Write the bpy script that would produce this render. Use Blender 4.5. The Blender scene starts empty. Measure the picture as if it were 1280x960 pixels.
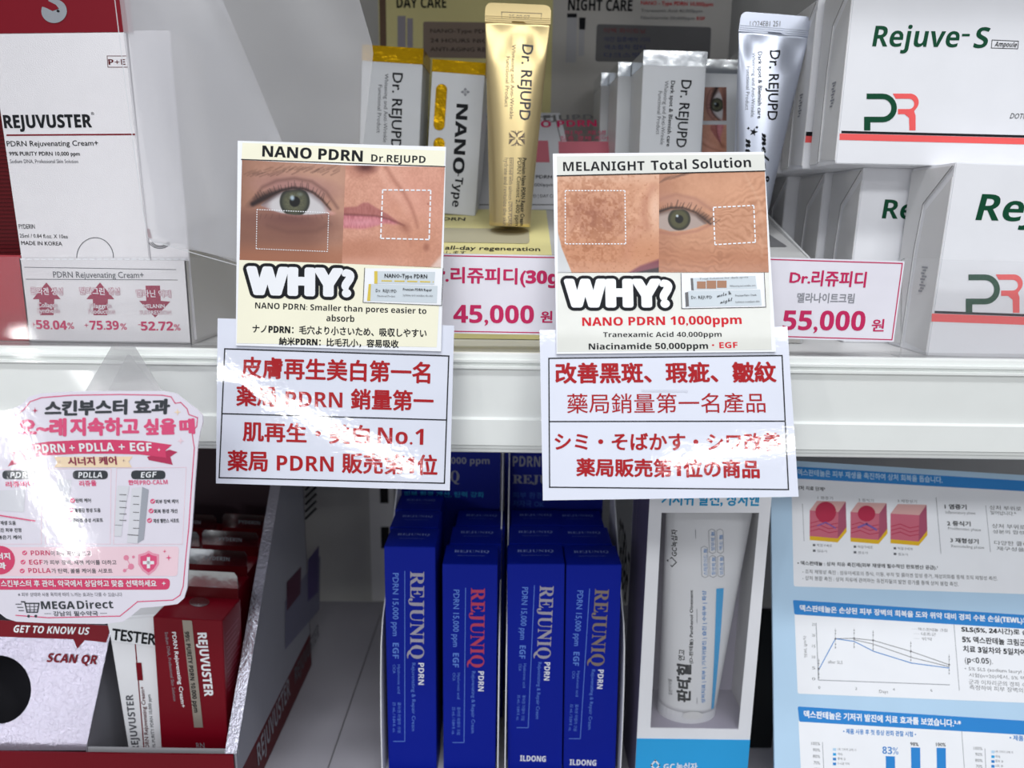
import bpy, bmesh, math, random
import numpy as np
from mathutils import Vector, Matrix
random.seed(7)
SC = bpy.context.scene
COL = SC.collection

# ---------------------------------------------------------------- camera, world, light, exposure
FPX = 940.0
PITCH, ROLL = math.radians(12.0), math.radians(0.77)
CAM = Vector((0, -0.42, 0.073))
FWD = Vector((0, math.cos(PITCH), -math.sin(PITCH)))
UP0 = Vector((0, math.sin(PITCH), math.cos(PITCH)))
RT0 = Vector((1, 0, 0))
RGT = RT0 * math.cos(ROLL) + UP0 * math.sin(ROLL)
UPV = UP0 * math.cos(ROLL) - RT0 * math.sin(ROLL)
cd = bpy.data.cameras.new('camera')
cam = bpy.data.objects.new('camera', cd)
COL.objects.link(cam)
cam.matrix_world = Matrix(((RGT.x, UPV.x, -FWD.x, CAM.x), (RGT.y, UPV.y, -FWD.y, CAM.y), (RGT.z, UPV.z, -FWD.z, CAM.z), (0, 0, 0, 1)))
cd.sensor_width = 36
cd.lens = FPX / 1280 * 36
cd.clip_start = 0.01
cd.clip_end = 50
cd.dof.use_dof = True
cd.dof.focus_distance = 0.42
cd.dof.aperture_fstop = 7.5
SC.camera = cam
SC.view_settings.view_transform = 'Standard'
SC.view_settings.look = 'None'
SC.view_settings.gamma = 1
SC.view_settings.exposure = -0.38
SC.view_settings.use_curve_mapping = False

w = bpy.data.worlds.new('shop')
SC.world = w
w.use_nodes = True
nt = w.node_tree
bg = nt.nodes['Background']
tc = nt.nodes.new('ShaderNodeTexCoord')
sp = nt.nodes.new('ShaderNodeSeparateXYZ')
rp = nt.nodes.new('ShaderNodeValToRGB')
mr = nt.nodes.new('ShaderNodeMapRange')
mr.inputs['From Min'].default_value = -1
mr.inputs['From Max'].default_value = 1
nt.links.new(tc.outputs['Generated'], sp.inputs[0])
nt.links.new(sp.outputs['Z'], mr.inputs['Value'])
nt.links.new(mr.outputs[0], rp.inputs[0])
nt.links.new(rp.outputs[0], bg.inputs[0])
rp.color_ramp.elements[0].color = (0.30, 0.30, 0.32, 1)
rp.color_ramp.elements[0].position = 0.35
rp.color_ramp.elements[1].color = (0.86, 0.90, 1.0, 1)
rp.color_ramp.elements[1].position = 0.53
bg.inputs[1].default_value = 0.46

def area(loc, target, sx, sy, power, col=(1, 1, 1)):
    l = bpy.data.lights.new('ceiling_lamp', 'AREA')
    l.shape = 'RECTANGLE'
    l.size, l.size_y, l.energy, l.color = sx, sy, power, col
    o = bpy.data.objects.new('ceiling_lamp', l)
    COL.objects.link(o)
    o.location = loc
    o.rotation_euler = (Vector(target) - Vector(loc)).to_track_quat('-Z', 'Y').to_euler()
    return o
area((0.1, -0.85, 1.75), (0, 0.1, -0.1), 1.8, 0.16, 31, (0.97, 0.985, 1.0))
area((0.0, -2.3, 1.6), (0, 0, 0), 2.4, 0.3, 34, (0.97, 0.985, 1.0))
def strip(a, b, width, power, target):
    """slim unseen strip lamp from a to b, added for a glare streak"""
    a, b = Vector(a), Vector(b)
    o = area((a + b) / 2, target, (b - a).length, width, power)
    z = ((a + b) / 2 - Vector(target)).normalized()
    x = (b - a).normalized()
    x = (x - z * x.dot(z)).normalized()
    y = z.cross(x)
    c = (a + b) / 2
    o.rotation_euler = (0, 0, 0)
    o.matrix_world = Matrix(((x.x, y.x, z.x, c.x), (x.y, y.y, z.y, c.y), (x.z, y.z, z.z, c.z), (0, 0, 0, 1)))
strip((-1.22, -2.5, .32), (-.36, -2.5, -.08), .032, 7.0, (-.09, 0, 0))  # three added lamps, each placed to reflect as glare on a laminated card
strip((.62, -2.5, .96), (1.2, -2.5, 1.06), .022, 4.5, (.1, 0, -.05))
strip((-1.62, -2.0, -.28), (-1.36, -2.0, -.84), .05, 5.0, (-.2, 0, -.1))

# ---------------------------------------------------------------- pixel rays to real planes
def ray(px, py):
    return (RGT * ((px - 640) / FPX) - UPV * ((py - 480) / FPX) + FWD)
def at(px, py, Y):
    d = ray(px, py)
    return CAM + d * ((Y - CAM.y) / d.y)
def onz(px, py, Z):
    d = ray(px, py)
    return CAM + d * ((Z - CAM.z) / d.z)

class Face:
    """an orthonormal plane with its own 2D coordinates; N looks out of the surface"""
    def __init__(s, O, U, V):
        s.O, s.U = Vector(O), Vector(U).normalized()
        s.V = (Vector(V) - s.U * Vector(V).dot(s.U)).normalized()
        s.N = s.U.cross(s.V)
        s.drape = None
    def hit(s, px, py):
        d = ray(px, py)
        p = CAM + d * ((s.O - CAM).dot(s.N) / d.dot(s.N))
        q = p - s.O
        return Vector((q.dot(s.U), q.dot(s.V)))
    def pt(s, u, v, lift=0.0):
        if s.drape: lift = lift + s.drape(u, v)
        return s.O + s.U * u + s.V * v + s.N * lift
def plane(px, py, Y, lean=0, yaw=0):
    """plane through the pixel's point at depth Y, leaning back and turned by degrees"""
    a, b = math.radians(lean), math.radians(yaw)
    U = Vector((math.cos(b), math.sin(b), 0))
    B = Vector((-math.sin(b), math.cos(b), 0))
    return Face(at(px, py, Y), U, Vector((0, 0, 1)) * math.cos(a) + B * math.sin(a))

# ---------------------------------------------------------------- text
def conv(s, st):
    out = []
    for ch in s:
        c = ord(ch)
        if st == 'b': U, L, D = 0x1D5D4, 0x1D5EE, 0x1D7EC
        elif st == 's': U, L, D = 0x1D400, 0x1D41A, 0x1D7CE
        elif st == 'c': U, L, D = 0x1D4D0, 0x1D4EA, 0x1D7CE
        else: U = None
        if U and 65 <= c <= 90: ch = chr(U + c - 65)
        elif U and 97 <= c <= 122: ch = chr(L + c - 97)
        elif U and 48 <= c <= 57: ch = chr(D + c - 48)
        out.append(ch)
    return ''.join(out)
_tc, _tx = {}, {}
def glyphs(s, res):
    if (s, res) in _tc: return _tc[(s, res)]
    if 'o' not in _tx: _tx['o'] = bpy.data.objects.new('text', bpy.data.curves.new('text', 'FONT'))
    o = _tx['o']
    o.data.body = s
    o.data.resolution_u = res
    m = bpy.data.meshes.new_from_object(o)
    V = [(v.co.x, v.co.y) for v in m.vertices]
    F = [tuple(p.vertices) for p in m.polygons]
    bpy.data.meshes.remove(m)
    _tc[(s, res)] = (V, F)
    return V, F
def is_cjk(s): return any(ord(c) > 0x2E80 and ord(c) < 0xFFFF for c in s)

class G:
    """geometry in world coordinates"""
    def __init__(s): s.v, s.f, s.c = [], [], None
    def add(s, V, F):
        n = len(s.v)
        s.v += [Vector(p) for p in V]
        s.f += [tuple(i + n for i in f) for f in F]
        return s
    def box(s, O, U, V, W, w, h, d):
        """O is the front lower left corner; W points into depth"""
        P = [O + U * (w * i) + V * (h * j) + W * (d * k) for k in (0, 1) for j in (0, 1) for i in (0, 1)]
        return s.add(P, [(0, 1, 3, 2), (5, 4, 6, 7), (4, 0, 2, 6), (1, 5, 7, 3), (2, 3, 7, 6), (4, 5, 1, 0)])
    def abox(s, a, b):
        a, b = Vector(a), Vector(b)
        return s.box(a, Vector((1, 0, 0)), Vector((0, 0, 1)), Vector((0, 1, 0)), b.x - a.x, b.z - a.z, b.y - a.y)
    def flat(s, F, uv, lift=0.0001):
        return s.add([F.pt(u, v, lift) for u, v in uv], [tuple(range(len(uv)))])
    def fpx(s, F, px, lift=0.0001): return s.flat(F, [F.hit(*p) for p in px], lift)
    def slab(s, F, uv, front=0.0, back=-0.001):
        n = len(uv)
        V = [F.pt(u, v, front) for u, v in uv] + [F.pt(u, v, back) for u, v in uv]
        return s.add(V, [tuple(range(n)), tuple(range(2 * n - 1, n - 1, -1))] + [((i + 1) % n, i, i + n, (i + 1) % n + n) for i in range(n)])
    def spx(s, F, px, front=0.0, back=-0.001): return s.slab(F, [F.hit(*p) for p in px], front, back)
    def line(s, F, px, wpx=1.0, lift=0.00012, closed=False, dash=None):
        P = [Vector(p) for p in px]
        if closed: P.append(P[0])
        for a, b in zip(P, P[1:]):
            L = (b - a).length
            if L < 1e-6: continue
            d = (b - a) / L
            n = Vector((-d.y, d.x)) * wpx / 2
            segs = [(-wpx * .45, L + wpx * .45)]
            if dash:
                segs, t = [], 0
                while t < L:
                    segs.append((t, min(L, t + dash[0])))
                    t += dash[0] + dash[1]
            for t0, t1 in segs:
                a2, b2 = a + d * t0, a + d * t1
                s.fpx(F, [a2 + n, b2 + n, b2 - n, a2 - n], lift)
        return s
    def disc(s, F, c, rx, ry=None, lift=0.0001, n=20, a0=0, a1=360):
        ry = ry or rx
        k = [(c[0] + rx * math.cos(math.radians(a0 + (a1 - a0) * i / n)), c[1] + ry * math.sin(math.radians(a0 + (a1 - a0) * i / n))) for i in range(n + (a1 - a0 < 360))]
        return s.fpx(F, k, lift)
    def rrect(s, F, q, r, lift=0.0001, n=4, slab=None):
        """rounded quadrilateral from four pixel corners TL TR BR BL"""
        q = [Vector(p) for p in q]
        out = []
        for i in range(4):
            a, b, c = q[i - 1], q[i], q[(i + 1) % 4]
            d0, d1 = (a - b).normalized(), (c - b).normalized()
            p0, p1 = b + d0 * r, b + d1 * r
            for k in range(n + 1):
                t = k / n
                out.append(p0 * (1 - t) ** 2 + b * 2 * t * (1 - t) + p1 * t * t)
        if slab is not None: return s.spx(F, out, 0, slab)
        return s.fpx(F, out, lift)
    def text(s, F, st, x0, y0, x1, y1, h, style='r', bold=0.0, lift=0.00015, res=2, slant=0.0, ring=False):
        """string with its baseline from pixel (x0,y0) to (x1,y1) and h pixels high; bold is the stroke growth in em"""
        cj = is_cjk(st)
        if style == 'i': style, slant = 'b', max(slant, .2)
        if style == 'b' and h <= 5.2: style, bold = 'r', max(bold, .022)
        elif style == 'r' and not cj and h > 7: bold = max(bold, .014)
        V, Fc = glyphs(conv(st, 'b' if (cj and bold > .02 and h > 7) else style), res)
        if not V: return s
        xs, ys = [p[0] for p in V], [p[1] for p in V]
        mnx, mxx = min(xs), max(xs)
        if cj: b0, hh = min(ys), max(ys) - min(ys)
        else: b0, hh = 0.0, 0.72
        hh = max(hh, 0.3)
        A, B = F.hit(x0, y0), F.hit(x1, y1)
        d = Vector((x1 - x0, y1 - y0)).normalized()
        mx, my = (x0 + x1) / 2, (y0 + y1) / 2
        M, Hh = F.hit(mx, my), F.hit(mx + d.y * h, my - d.x * h)
        e = (B - A)
        W = e.length
        e = e / W
        n = Vector((-e.y, e.x))
        if (Hh - M).dot(n) < 0: n = -n
        H = (Hh - M).dot(n)
        sx, sy = W / max(mxx - mnx, 1e-4), H / hh
        k = [(0, 0)]
        if bold > 0: k = [(0, 0), (-1, 0), (1, 0), (0, .8), (0, -.8), (.7, .6), (-.7, -.6), (.7, -.6), (-.7, .6)]
        if ring: k = [(r_ * math.cos(math.radians(a_)), r_ * math.sin(math.radians(a_))) for r_ in (.5, 1) for a_ in range(0, 360, 15)]
        elif bold > 0 and h < 9: k = [(-.8, 0), (.8, 0), (0, .8), (0, -.8)]
        for j, (kx, ky) in enumerate(k):
            out = []
            for x, y in V:
                u = A + e * ((x - mnx + kx * bold + slant * (y - b0)) * sx) + n * ((y - b0 + ky * bold) * sy)
                out.append(F.pt(u.x, u.y, lift + j * (1e-6 if ring else 3e-6)))
            s.add(out, Fc)
        return s
    def loft(s, rings, cap=True):
        n = len(rings[0])
        V = [p for r in rings for p in r]
        Fc = []
        for i in range(len(rings) - 1):
            for j in range(n):
                k = (j + 1) % n
                Fc.append((i * n + j, i * n + k, (i + 1) * n + k, (i + 1) * n + j))
        if cap: Fc += [tuple(range(n - 1, -1, -1)), tuple((len(rings) - 1) * n + j for j in range(n))]
        return s.add(V, Fc)

# ---------------------------------------------------------------- materials
def lin(c):
    if isinstance(c, str):
        c = [int(c[i:i + 2], 16) / 255 for i in (0, 2, 4)]
    return tuple((x / 12.92 if x <= .04045 else ((x + .055) / 1.055) ** 2.4) for x in c) + (1,)
_m = {}
def mat(name, col, rough=.5, metal=0., coat=0., bump=None, var=0.04, spec=.28, alpha=None, coatr=.05, emis=None, twoside=None):
    if name in _m: return _m[name]
    m = bpy.data.materials.new(name)
    _m[name] = m
    m.use_nodes = True
    t = m.node_tree
    b = t.nodes['Principled BSDF']
    c = lin(col)
    b.inputs['Roughness'].default_value = rough
    b.inputs['Metallic'].default_value = metal
    b.inputs['Coat Weight'].default_value = coat
    b.inputs['Coat Roughness'].default_value = coatr
    b.inputs['Specular IOR Level'].default_value = spec
    g = t.nodes.new('ShaderNodeTexCoord')
    nz = t.nodes.new('ShaderNodeTexNoise')
    nz.inputs['Scale'].default_value = 45
    nz.inputs['Detail'].default_value = 3
    mx = t.nodes.new('ShaderNodeMix')
    mx.data_type = 'RGBA'
    mx.inputs['A'].default_value = tuple(x * (1 - var) for x in c[:3]) + (1,)
    mx.inputs['B'].default_value = tuple(min(1, x * (1 + var)) for x in c[:3]) + (1,)
    t.links.new(g.outputs['Object'], nz.inputs['Vector'])
    t.links.new(nz.outputs['Fac'], mx.inputs['Factor'])
    t.links.new(mx.outputs['Result'], b.inputs['Base Color'])
    if bump:
        sc, stg, det = bump
        n2 = t.nodes.new('ShaderNodeTexNoise')
        n2.inputs['Scale'].default_value = sc
        n2.inputs['Detail'].default_value = det
        t.links.new(g.outputs['Object'], n2.inputs['Vector'])
        bp = t.nodes.new('ShaderNodeBump')
        bp.inputs['Strength'].default_value = 1
        bp.inputs['Distance'].default_value = stg
        t.links.new(n2.outputs['Fac'], bp.inputs['Height'])
        t.links.new(bp.outputs[0], b.inputs['Normal'])
        t.links.new(bp.outputs[0], b.inputs['Coat Normal'])
    return m
def clear(name, tint=(1, 1, 1), haze=0.06, rough=.05, fog=(.85, .87, .9), bump=None, gl=0.5):
    if name in _m: return _m[name]
    m = bpy.data.materials.new(name)
    _m[name] = m
    m.use_nodes = True
    t = m.node_tree
    t.nodes.clear()
    o = t.nodes.new('ShaderNodeOutputMaterial')
    tr = t.nodes.new('ShaderNodeBsdfTransparent')
    tr.inputs[0].default_value = tint + (1,)
    df = t.nodes.new('ShaderNodeBsdfDiffuse')
    df.inputs[0].default_value = fog + (1,)
    tl = t.nodes.new('ShaderNodeBsdfTranslucent')
    tl.inputs[0].default_value = fog + (1,)
    g = t.nodes.new('ShaderNodeBsdfGlossy')
    g.inputs['Roughness'].default_value = rough
    fr = t.nodes.new('ShaderNodeFresnel')
    fr.inputs[0].default_value = 1.45
    a0, a, b = t.nodes.new('ShaderNodeMixShader'), t.nodes.new('ShaderNodeMixShader'), t.nodes.new('ShaderNodeMixShader')
    a0.inputs[0].default_value = .5
    t.links.new(df.outputs[0], a0.inputs[1])
    t.links.new(tl.outputs[0], a0.inputs[2])
    a.inputs[0].default_value = haze
    t.links.new(tr.outputs[0], a.inputs[1])
    t.links.new(a0.outputs[0], a.inputs[2])
    ml = t.nodes.new('ShaderNodeMath')
    ml.operation = 'MULTIPLY'
    ml.inputs[1].default_value = gl
    t.links.new(fr.outputs[0], ml.inputs[0])
    t.links.new(ml.outputs[0], b.inputs[0])
    t.links.new(a.outputs[0], b.inputs[1])
    t.links.new(g.outputs[0], b.inputs[2])
    t.links.new(b.outputs[0], o.inputs[0])
    if bump:
        tx = t.nodes.new('ShaderNodeTexCoord')
        n2 = t.nodes.new('ShaderNodeTexNoise')
        n2.inputs['Scale'].default_value = bump[0]
        t.links.new(tx.outputs['Object'], n2.inputs['Vector'])
        bp = t.nodes.new('ShaderNodeBump')
        bp.inputs['Distance'].default_value = bump[1]
        t.links.new(n2.outputs['Fac'], bp.inputs['Height'])
        t.links.new(bp.outputs[0], g.inputs['Normal'])
    return m
def vcol(name, rough=.5, coat=.12):
    m = mat(name, 'ffffff', rough, coat=coat)
    t = m.node_tree
    if not any(n.type == 'ATTRIBUTE' for n in t.nodes):
        a = t.nodes.new('ShaderNodeAttribute')
        a.attribute_name = 'print'
        t.links.new(a.outputs['Color'], t.nodes['Principled BSDF'].inputs['Base Color'])
    return m

WHITE = mat('white_card', 'eceef2', .45, coat=.15)
LAM = mat('laminated_white_sheet', 'dde1ee', .5, coat=1.0, coatr=.05, bump=(260, .00004, 3))
LAMC = mat('laminated_cream_card', 'f3f0d8', .45, coat=.25)
LAMG = mat('laminated_grey_card', 'dadbd4', .45, coat=.25, var=.08)
RAIL = mat('white_price_rail_plastic', 'eaedea', .28, coat=.3)
SHELF = mat('white_painted_shelf_metal', 'dedede', .4)
BACK = mat('grey_back_panel_metal', 'bcbcba', .5)
GREYD = mat('dark_slot', '1a1a1c', .8)
SILV = mat('pearl_silver_carton', 'e2e0e3', .36, metal=.35, bump=(1800, .00012, 2), var=.03, spec=.5)
SILVT = mat('shiny_silver_foil', 'e4e8ea', .18, metal=1., bump=(60, .0005, 3))
GLIT = mat('crinkled_silver_foil_card', 'b5b4c0', .25, metal=.85, bump=(500, .0004, 4))
LILAC = mat('lilac_silver_card', 'c4c0d2', .24, metal=.6, bump=(420, .0004, 4))
CRIM = mat('crimson_card', '740318', .42, spec=.22)
MAROON = mat('maroon_card', '56060f', .45, spec=.2)
GOLD = mat('satin_gold_tube', 'e2cc96', .36, metal=.85, var=.02)
GOLDF = mat('gold_foil', 'bd9314', .2, metal=1., bump=(70, .0012, 3))
SILTUBE = mat('satin_silver_tube', 'ccd2e0', .34, metal=.85, var=.02)
CARTG = mat('cool_white_carton', 'd2d5d9', .4, coat=.2)
CART = mat('white_carton', 'e9eaee', .45, coat=.12)
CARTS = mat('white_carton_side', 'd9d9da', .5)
BLUE = mat('cobalt_carton', '041c92', .45, spec=.18)
BLUE2 = mat('deep_blue_header', '081a80', .45, spec=.18)
SKY = mat('sky_blue_print', '2ea3e0', .4)
DARK = mat('ink_black', '1a1c20', .6, spec=.15)
INKG = mat('ink_grey', '5a5c62', .5)
LGREY = mat('ink_light_grey', '8d8f96', .5)
RED = mat('ink_red', 'aa0814', .6, spec=.15)
REDB = mat('ink_bright_red', 'd02632', .6, spec=.15)
PINK = mat('ink_pink', 'c62e60', .6, spec=.15)
PINKM = mat('ink_rose', 'e0517e', .5)
PINKL = mat('pale_pink_print', 'f3d4de', .5)
CREAM = mat('cream_ribbon', 'f6ddba', .5)
GREEN = mat('ink_green', '06482e', .5, spec=.2)
CORAL = mat('ink_coral', 'f2605f', .45)
PAPER = mat('paper_white', 'f0f2f6', .5)
PBLUE = mat('pale_blue_leaflet', 'b8d6ee', .4, coat=.3)
MBLUE = mat('mid_blue_print', '2a80c8', .45)
YEL = mat('pale_yellow_card', 'e2d99a', .45)
TAUPE = mat('taupe_print', '8b7a6e', .5)
GREYC = mat('warm_grey_card', 'c4c2be', .5)
GREYP = mat('dark_grey_print', '6a6a6c', .5)
BLACK = mat('black_void', '08080a', .9)
ACR = clear('clear_acrylic', haze=.05)
FILM = clear('hazy_clear_film', haze=.46, rough=.3, fog=(.80, .80, .84), bump=(9, .004), gl=.6)
FILM2 = clear('thin_clear_strip', haze=.2, rough=.15, fog=(.80, .81, .79), bump=(20, .001))
WIN = clear('clear_window_film', haze=.04)
FOIL = mat('iridescent_foil_print', 'c8c4d8', .25, metal=.8)
FOILR = mat('rose_foil_print', 'd05070', .3, metal=.6)
SKIN = vcol('printed_photograph')

# ---------------------------------------------------------------- things
class Thing:
    def __init__(s, name, label, cat, group=None):
        s.name, s.label, s.cat, s.group, s.parts = name, label, cat, group, []
    def part(s, name, g, m, sub=None, label=None, bevel=0, smooth=False, kind=None):
        s.parts.append([name, g, m, sub, label, bevel, smooth, kind, None])
        return len(s.parts) - 1
    def done(s, extra=None):
        allv = [v for p in s.parts for v in p[1].v]
        xs, ys, zs = [v.x for v in allv], [v.y for v in allv], [v.z for v in allv]
        base = Vector(((min(xs) + max(xs)) / 2, (min(ys) + max(ys)) / 2, min(zs)))
        roots = [i for i, p in enumerate(s.parts) if p[3] is None]
        single = len(roots) == 1
        if single: root = None
        else:
            root = bpy.data.objects.new(s.name, None)
            root.empty_display_size = .01
            COL.objects.link(root)
            root.location = base
        for i, p in enumerate(s.parts):
            name, g, m, sub, label, bevel, smooth, kind, _ = p
            me = bpy.data.meshes.new(name)
            me.from_pydata([v - base for v in g.v], [], g.f)
            if bevel:
                bm = bmesh.new()
                bm.from_mesh(me)
                bmesh.ops.recalc_face_normals(bm, faces=bm.faces)
                bmesh.ops.bevel(bm, geom=[e for e in bm.edges if e.calc_face_angle(0) > .5], offset=bevel, segments=2, affect='EDGES')
                bm.to_mesh(me)
                bm.free()
            if g.c is not None:
                a = me.color_attributes.new('print', 'FLOAT_COLOR', 'POINT')
                a.data.foreach_set('color', np.asarray(g.c, dtype=np.float32).ravel())
            me.materials.append(m)
            if smooth:
                me.polygons.foreach_set('use_smooth', [True] * len(me.polygons))
            top = single and sub is None
            o = bpy.data.objects.new(s.name if top else name, me)
            COL.objects.link(o)
            if top:
                o.location = base
                root = o
            else:
                o.parent = root if sub is None else s.parts[sub][8]
            if label and not top: o['label'] = label
            if kind: o['kind'] = kind
            p[8] = o
        if s.cat:
            root['label'] = s.label
            root['category'] = s.cat
        else: root['kind'] = 'structure'
        if s.group: root['group'] = s.group
        s.root = root
        return root
def clone(root, off, label=None, rotz=0):
    r = root.copy()
    COL.objects.link(r)
    r.location = root.location + Vector(off)
    r.rotation_euler.z += rotz
    if label: r['label'] = label
    for c in root.children:
        c2 = c.copy()
        COL.objects.link(c2)
        c2.parent = r
        for d in c.children:
            d2 = d.copy()
            COL.objects.link(d2)
            d2.parent = c2
    return r
def structure(name, g, m, bevel=0):
    t = Thing(name, None, None)
    t.part(name, g, m, bevel=bevel)
    return t.done()
def prints(T, F, rows, sub=None, name='lettering', res=2, lift=.00015):
    """rows: (string, x0, y0, x1, y1, height, material[, style, bold, slant]); one mesh per colour"""
    by = {}
    for r in rows:
        g = by.setdefault(r[6].name, (G(), r[6]))[0]
        g.text(F, r[0], *r[1:6], style=(r[7] if len(r) > 7 else 'r'), bold=(r[8] if len(r) > 8 else 0), slant=(r[9] if len(r) > 9 else 0), res=res, lift=lift)
    for g, m in by.values():
        if g.v: T.part(name, g, m, sub)
def rectfit(F, c):
    """true rectangle (TL TR BR BL in the plane) nearest to four pixel corners"""
    h = [F.hit(*p) for p in c]
    e = ((h[1] - h[0]) + (h[2] - h[3])) / 2
    W = e.length
    e = e / W
    n = Vector((-e.y, e.x))
    H = abs(((h[0] - h[3]) + (h[1] - h[2])).dot(n) / 2)
    m = sum(h, Vector((0, 0))) / 4
    return [m - e * W / 2 + n * H / 2, m + e * W / 2 + n * H / 2, m + e * W / 2 - n * H / 2, m - e * W / 2 - n * H / 2]

def glossify(o, ref):
    """the print lies under the same glossy laminate as its sheet"""
    for c in o.children:
        m = c.data.materials[0]
        if m is not ref:
            k = m.name + '_laminated'
            if k not in _m:
                n = m.copy()
                n.name = k
                _m[k] = n
                b, br = n.node_tree.nodes['Principled BSDF'], ref.node_tree.nodes['Principled BSDF']
                b.inputs['Coat Weight'].default_value = 1.0
                b.inputs['Coat Roughness'].default_value = br.inputs['Coat Roughness'].default_value
                t = n.node_tree
                rb = [q for q in ref.node_tree.nodes if q.type == 'BUMP'][0]
                rn = rb.inputs['Height'].links[0].from_node
                g, n2, bp = t.nodes.new('ShaderNodeTexCoord'), t.nodes.new('ShaderNodeTexNoise'), t.nodes.new('ShaderNodeBump')
                n2.inputs['Scale'].default_value = rn.inputs['Scale'].default_value
                n2.inputs['Detail'].default_value = rn.inputs['Detail'].default_value
                bp.inputs['Strength'].default_value = 1
                bp.inputs['Distance'].default_value = rb.inputs['Distance'].default_value
                t.links.new(g.outputs['Object'], n2.inputs['Vector'])
                t.links.new(n2.outputs['Fac'], bp.inputs['Height'])
                t.links.new(bp.outputs[0], b.inputs['Coat Normal'])
            c.data.materials[0] = _m[k]
        glossify(c, ref)

class Carton:
    """an oriented box from the pixel corners of its front face at depth Y"""
    def __init__(s, TL, TR, BL, Y, depth, lean=0, yaw=0, zb=None):
        F = plane(BL[0], BL[1], Y, lean, yaw)
        a, b, c = F.hit(*TL), F.hit(*TR), F.hit(*BL)
        e = (b - a)
        s.w = e.length
        e = e / s.w
        n = Vector((-e.y, e.x))
        s.h = (a - c).dot(n)
        top = F.O + F.U * a.x + F.V * a.y
        s.U = F.U * e.x + F.V * e.y
        s.V = F.U * n.x + F.V * n.y
        s.W = -s.U.cross(s.V)
        s.d = depth
        if zb is not None: s.h = (top.z - zb) / s.V.z
        s.O = top - s.V * s.h
        s.face = Face(s.O, s.U, s.V)
    def shell(s, w=None):
        return G().box(s.O, s.U, s.V, s.W, s.w, s.h, s.d)
    def band(s, h0, h1, grow=.0003):
        """sleeve around the box between heights h0 and h1"""
        return G().box(s.O - s.U * grow - s.W * grow + s.V * h0, s.U, s.V, s.W, s.w + 2 * grow, h1 - h0, s.d + 2 * grow)
    def right(s): return Face(s.O + s.U * s.w, s.W, s.V)
    def left(s): return Face(s.O + s.W * s.d, -s.W, s.V)
    def top(s): return Face(s.O + s.V * s.h, s.U, s.W)

# ================================================================ STRUCTURE
X0, X1 = -0.62, 0.62
FLZ = -0.319
BY = 0.322
g = G().abox((X0, BY, -0.36), (X1, BY + .004, 0.62))
structure('wall_back', g, BACK)
g = G().abox((-3, -4, -1.32), (3, 1.0, -1.30))
structure('floor', g, mat('floor_tile', 'b9b7b2', .35))
# upright slotted posts against the back panel (seen in the lower bay)
T = Thing('slotted_upright', 'white slotted metal upright against the back panel of the lower shelf', 'post')
a = at(462, 640, BY - .012); b = at(492, 640, BY - .012)
g = G().abox((a.x, BY - .012, FLZ), (b.x, BY, -.002))
T.part('post', g, SHELF, bevel=.0005)
g = G()
for k in range(5):
    z = at(478, 672, BY - .012).z + (k - 2) * .05
    if -.28 < z < -.04: g.abox((a.x + (b.x - a.x) * .45, BY - .0125, z - .012), (a.x + (b.x - a.x) * .8, BY - .0118, z + .012))
T.part('slot', g, GREYD, 0)
T.done()

def shelf(name, z, label, prof):
    T = Thing(name, label, 'shelf')
    g = G().abox((X0, 0.0, z - .022), (X1, BY - .013, z))
    T.part('board', g, SHELF if z > -.1 else mat('lilac_grey_shelf_metal', 'a3a1a9', .45), bevel=.0006)  # lower board: shade behind the lip is put into a greyer colour
    n = len(prof)
    V = [(X0, y, z + dz) for y, dz in prof] + [(X1, y, z + dz) for y, dz in prof]
    F = [tuple(range(n)), tuple(range(2 * n - 1, n - 1, -1))] + [((i + 1) % n, i, i + n, (i + 1) % n + n) for i in range(n)]
    T.part('price_rail', G().add(V, F), RAIL, label='ribbed white plastic price rail')
    return T
prof = [(0.0005, .0022), (-.004, .0026), (-.0065, .0018), (-.0065, -.0008), (-.0095, -.0010), (-.0095, -.0022), (-.0078, -.0026), (-.0078, -.0040), (-.0105, -.0044),
        (-.0105, -.0056), (-.0088, -.0062), (-.0084, -.0100), (-.0070, -.0340), (-.0072, -.0345), (-.0092, -.0352), (-.0092, -.0500), (-.0078, -.0506),
        (-.0078, -.0524), (-.0066, -.0530), (-.0066, -.0548), (-.0040, -.0560), (.0005, -.0560)]
shelf('upper_shelf', 0.0, 'white shelf with the ribbed price rail across the middle of the picture', prof).done()
T = shelf('lower_shelf', FLZ, 'white lower shelf carrying the blue and the red cartons', [(y, dz) for y, dz in prof])
g = G()
c0, c1 = onz(480, 700, FLZ), onz(412, 955, FLZ)
T.done()
g = G().abox((c1.x - .0004, 0.01, FLZ + .0), (c1.x + .0004, .28, FLZ + .0006))
T = Thing('shelf_joint', 'thin dark joint between two plates of the lower shelf', 'joint'); T.part('joint', g, GREYP); T.done()
T = shelf('top_shelf', 0.335, 'white shelf above the boxed ampoules, out of view', prof)
T.done()

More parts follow.
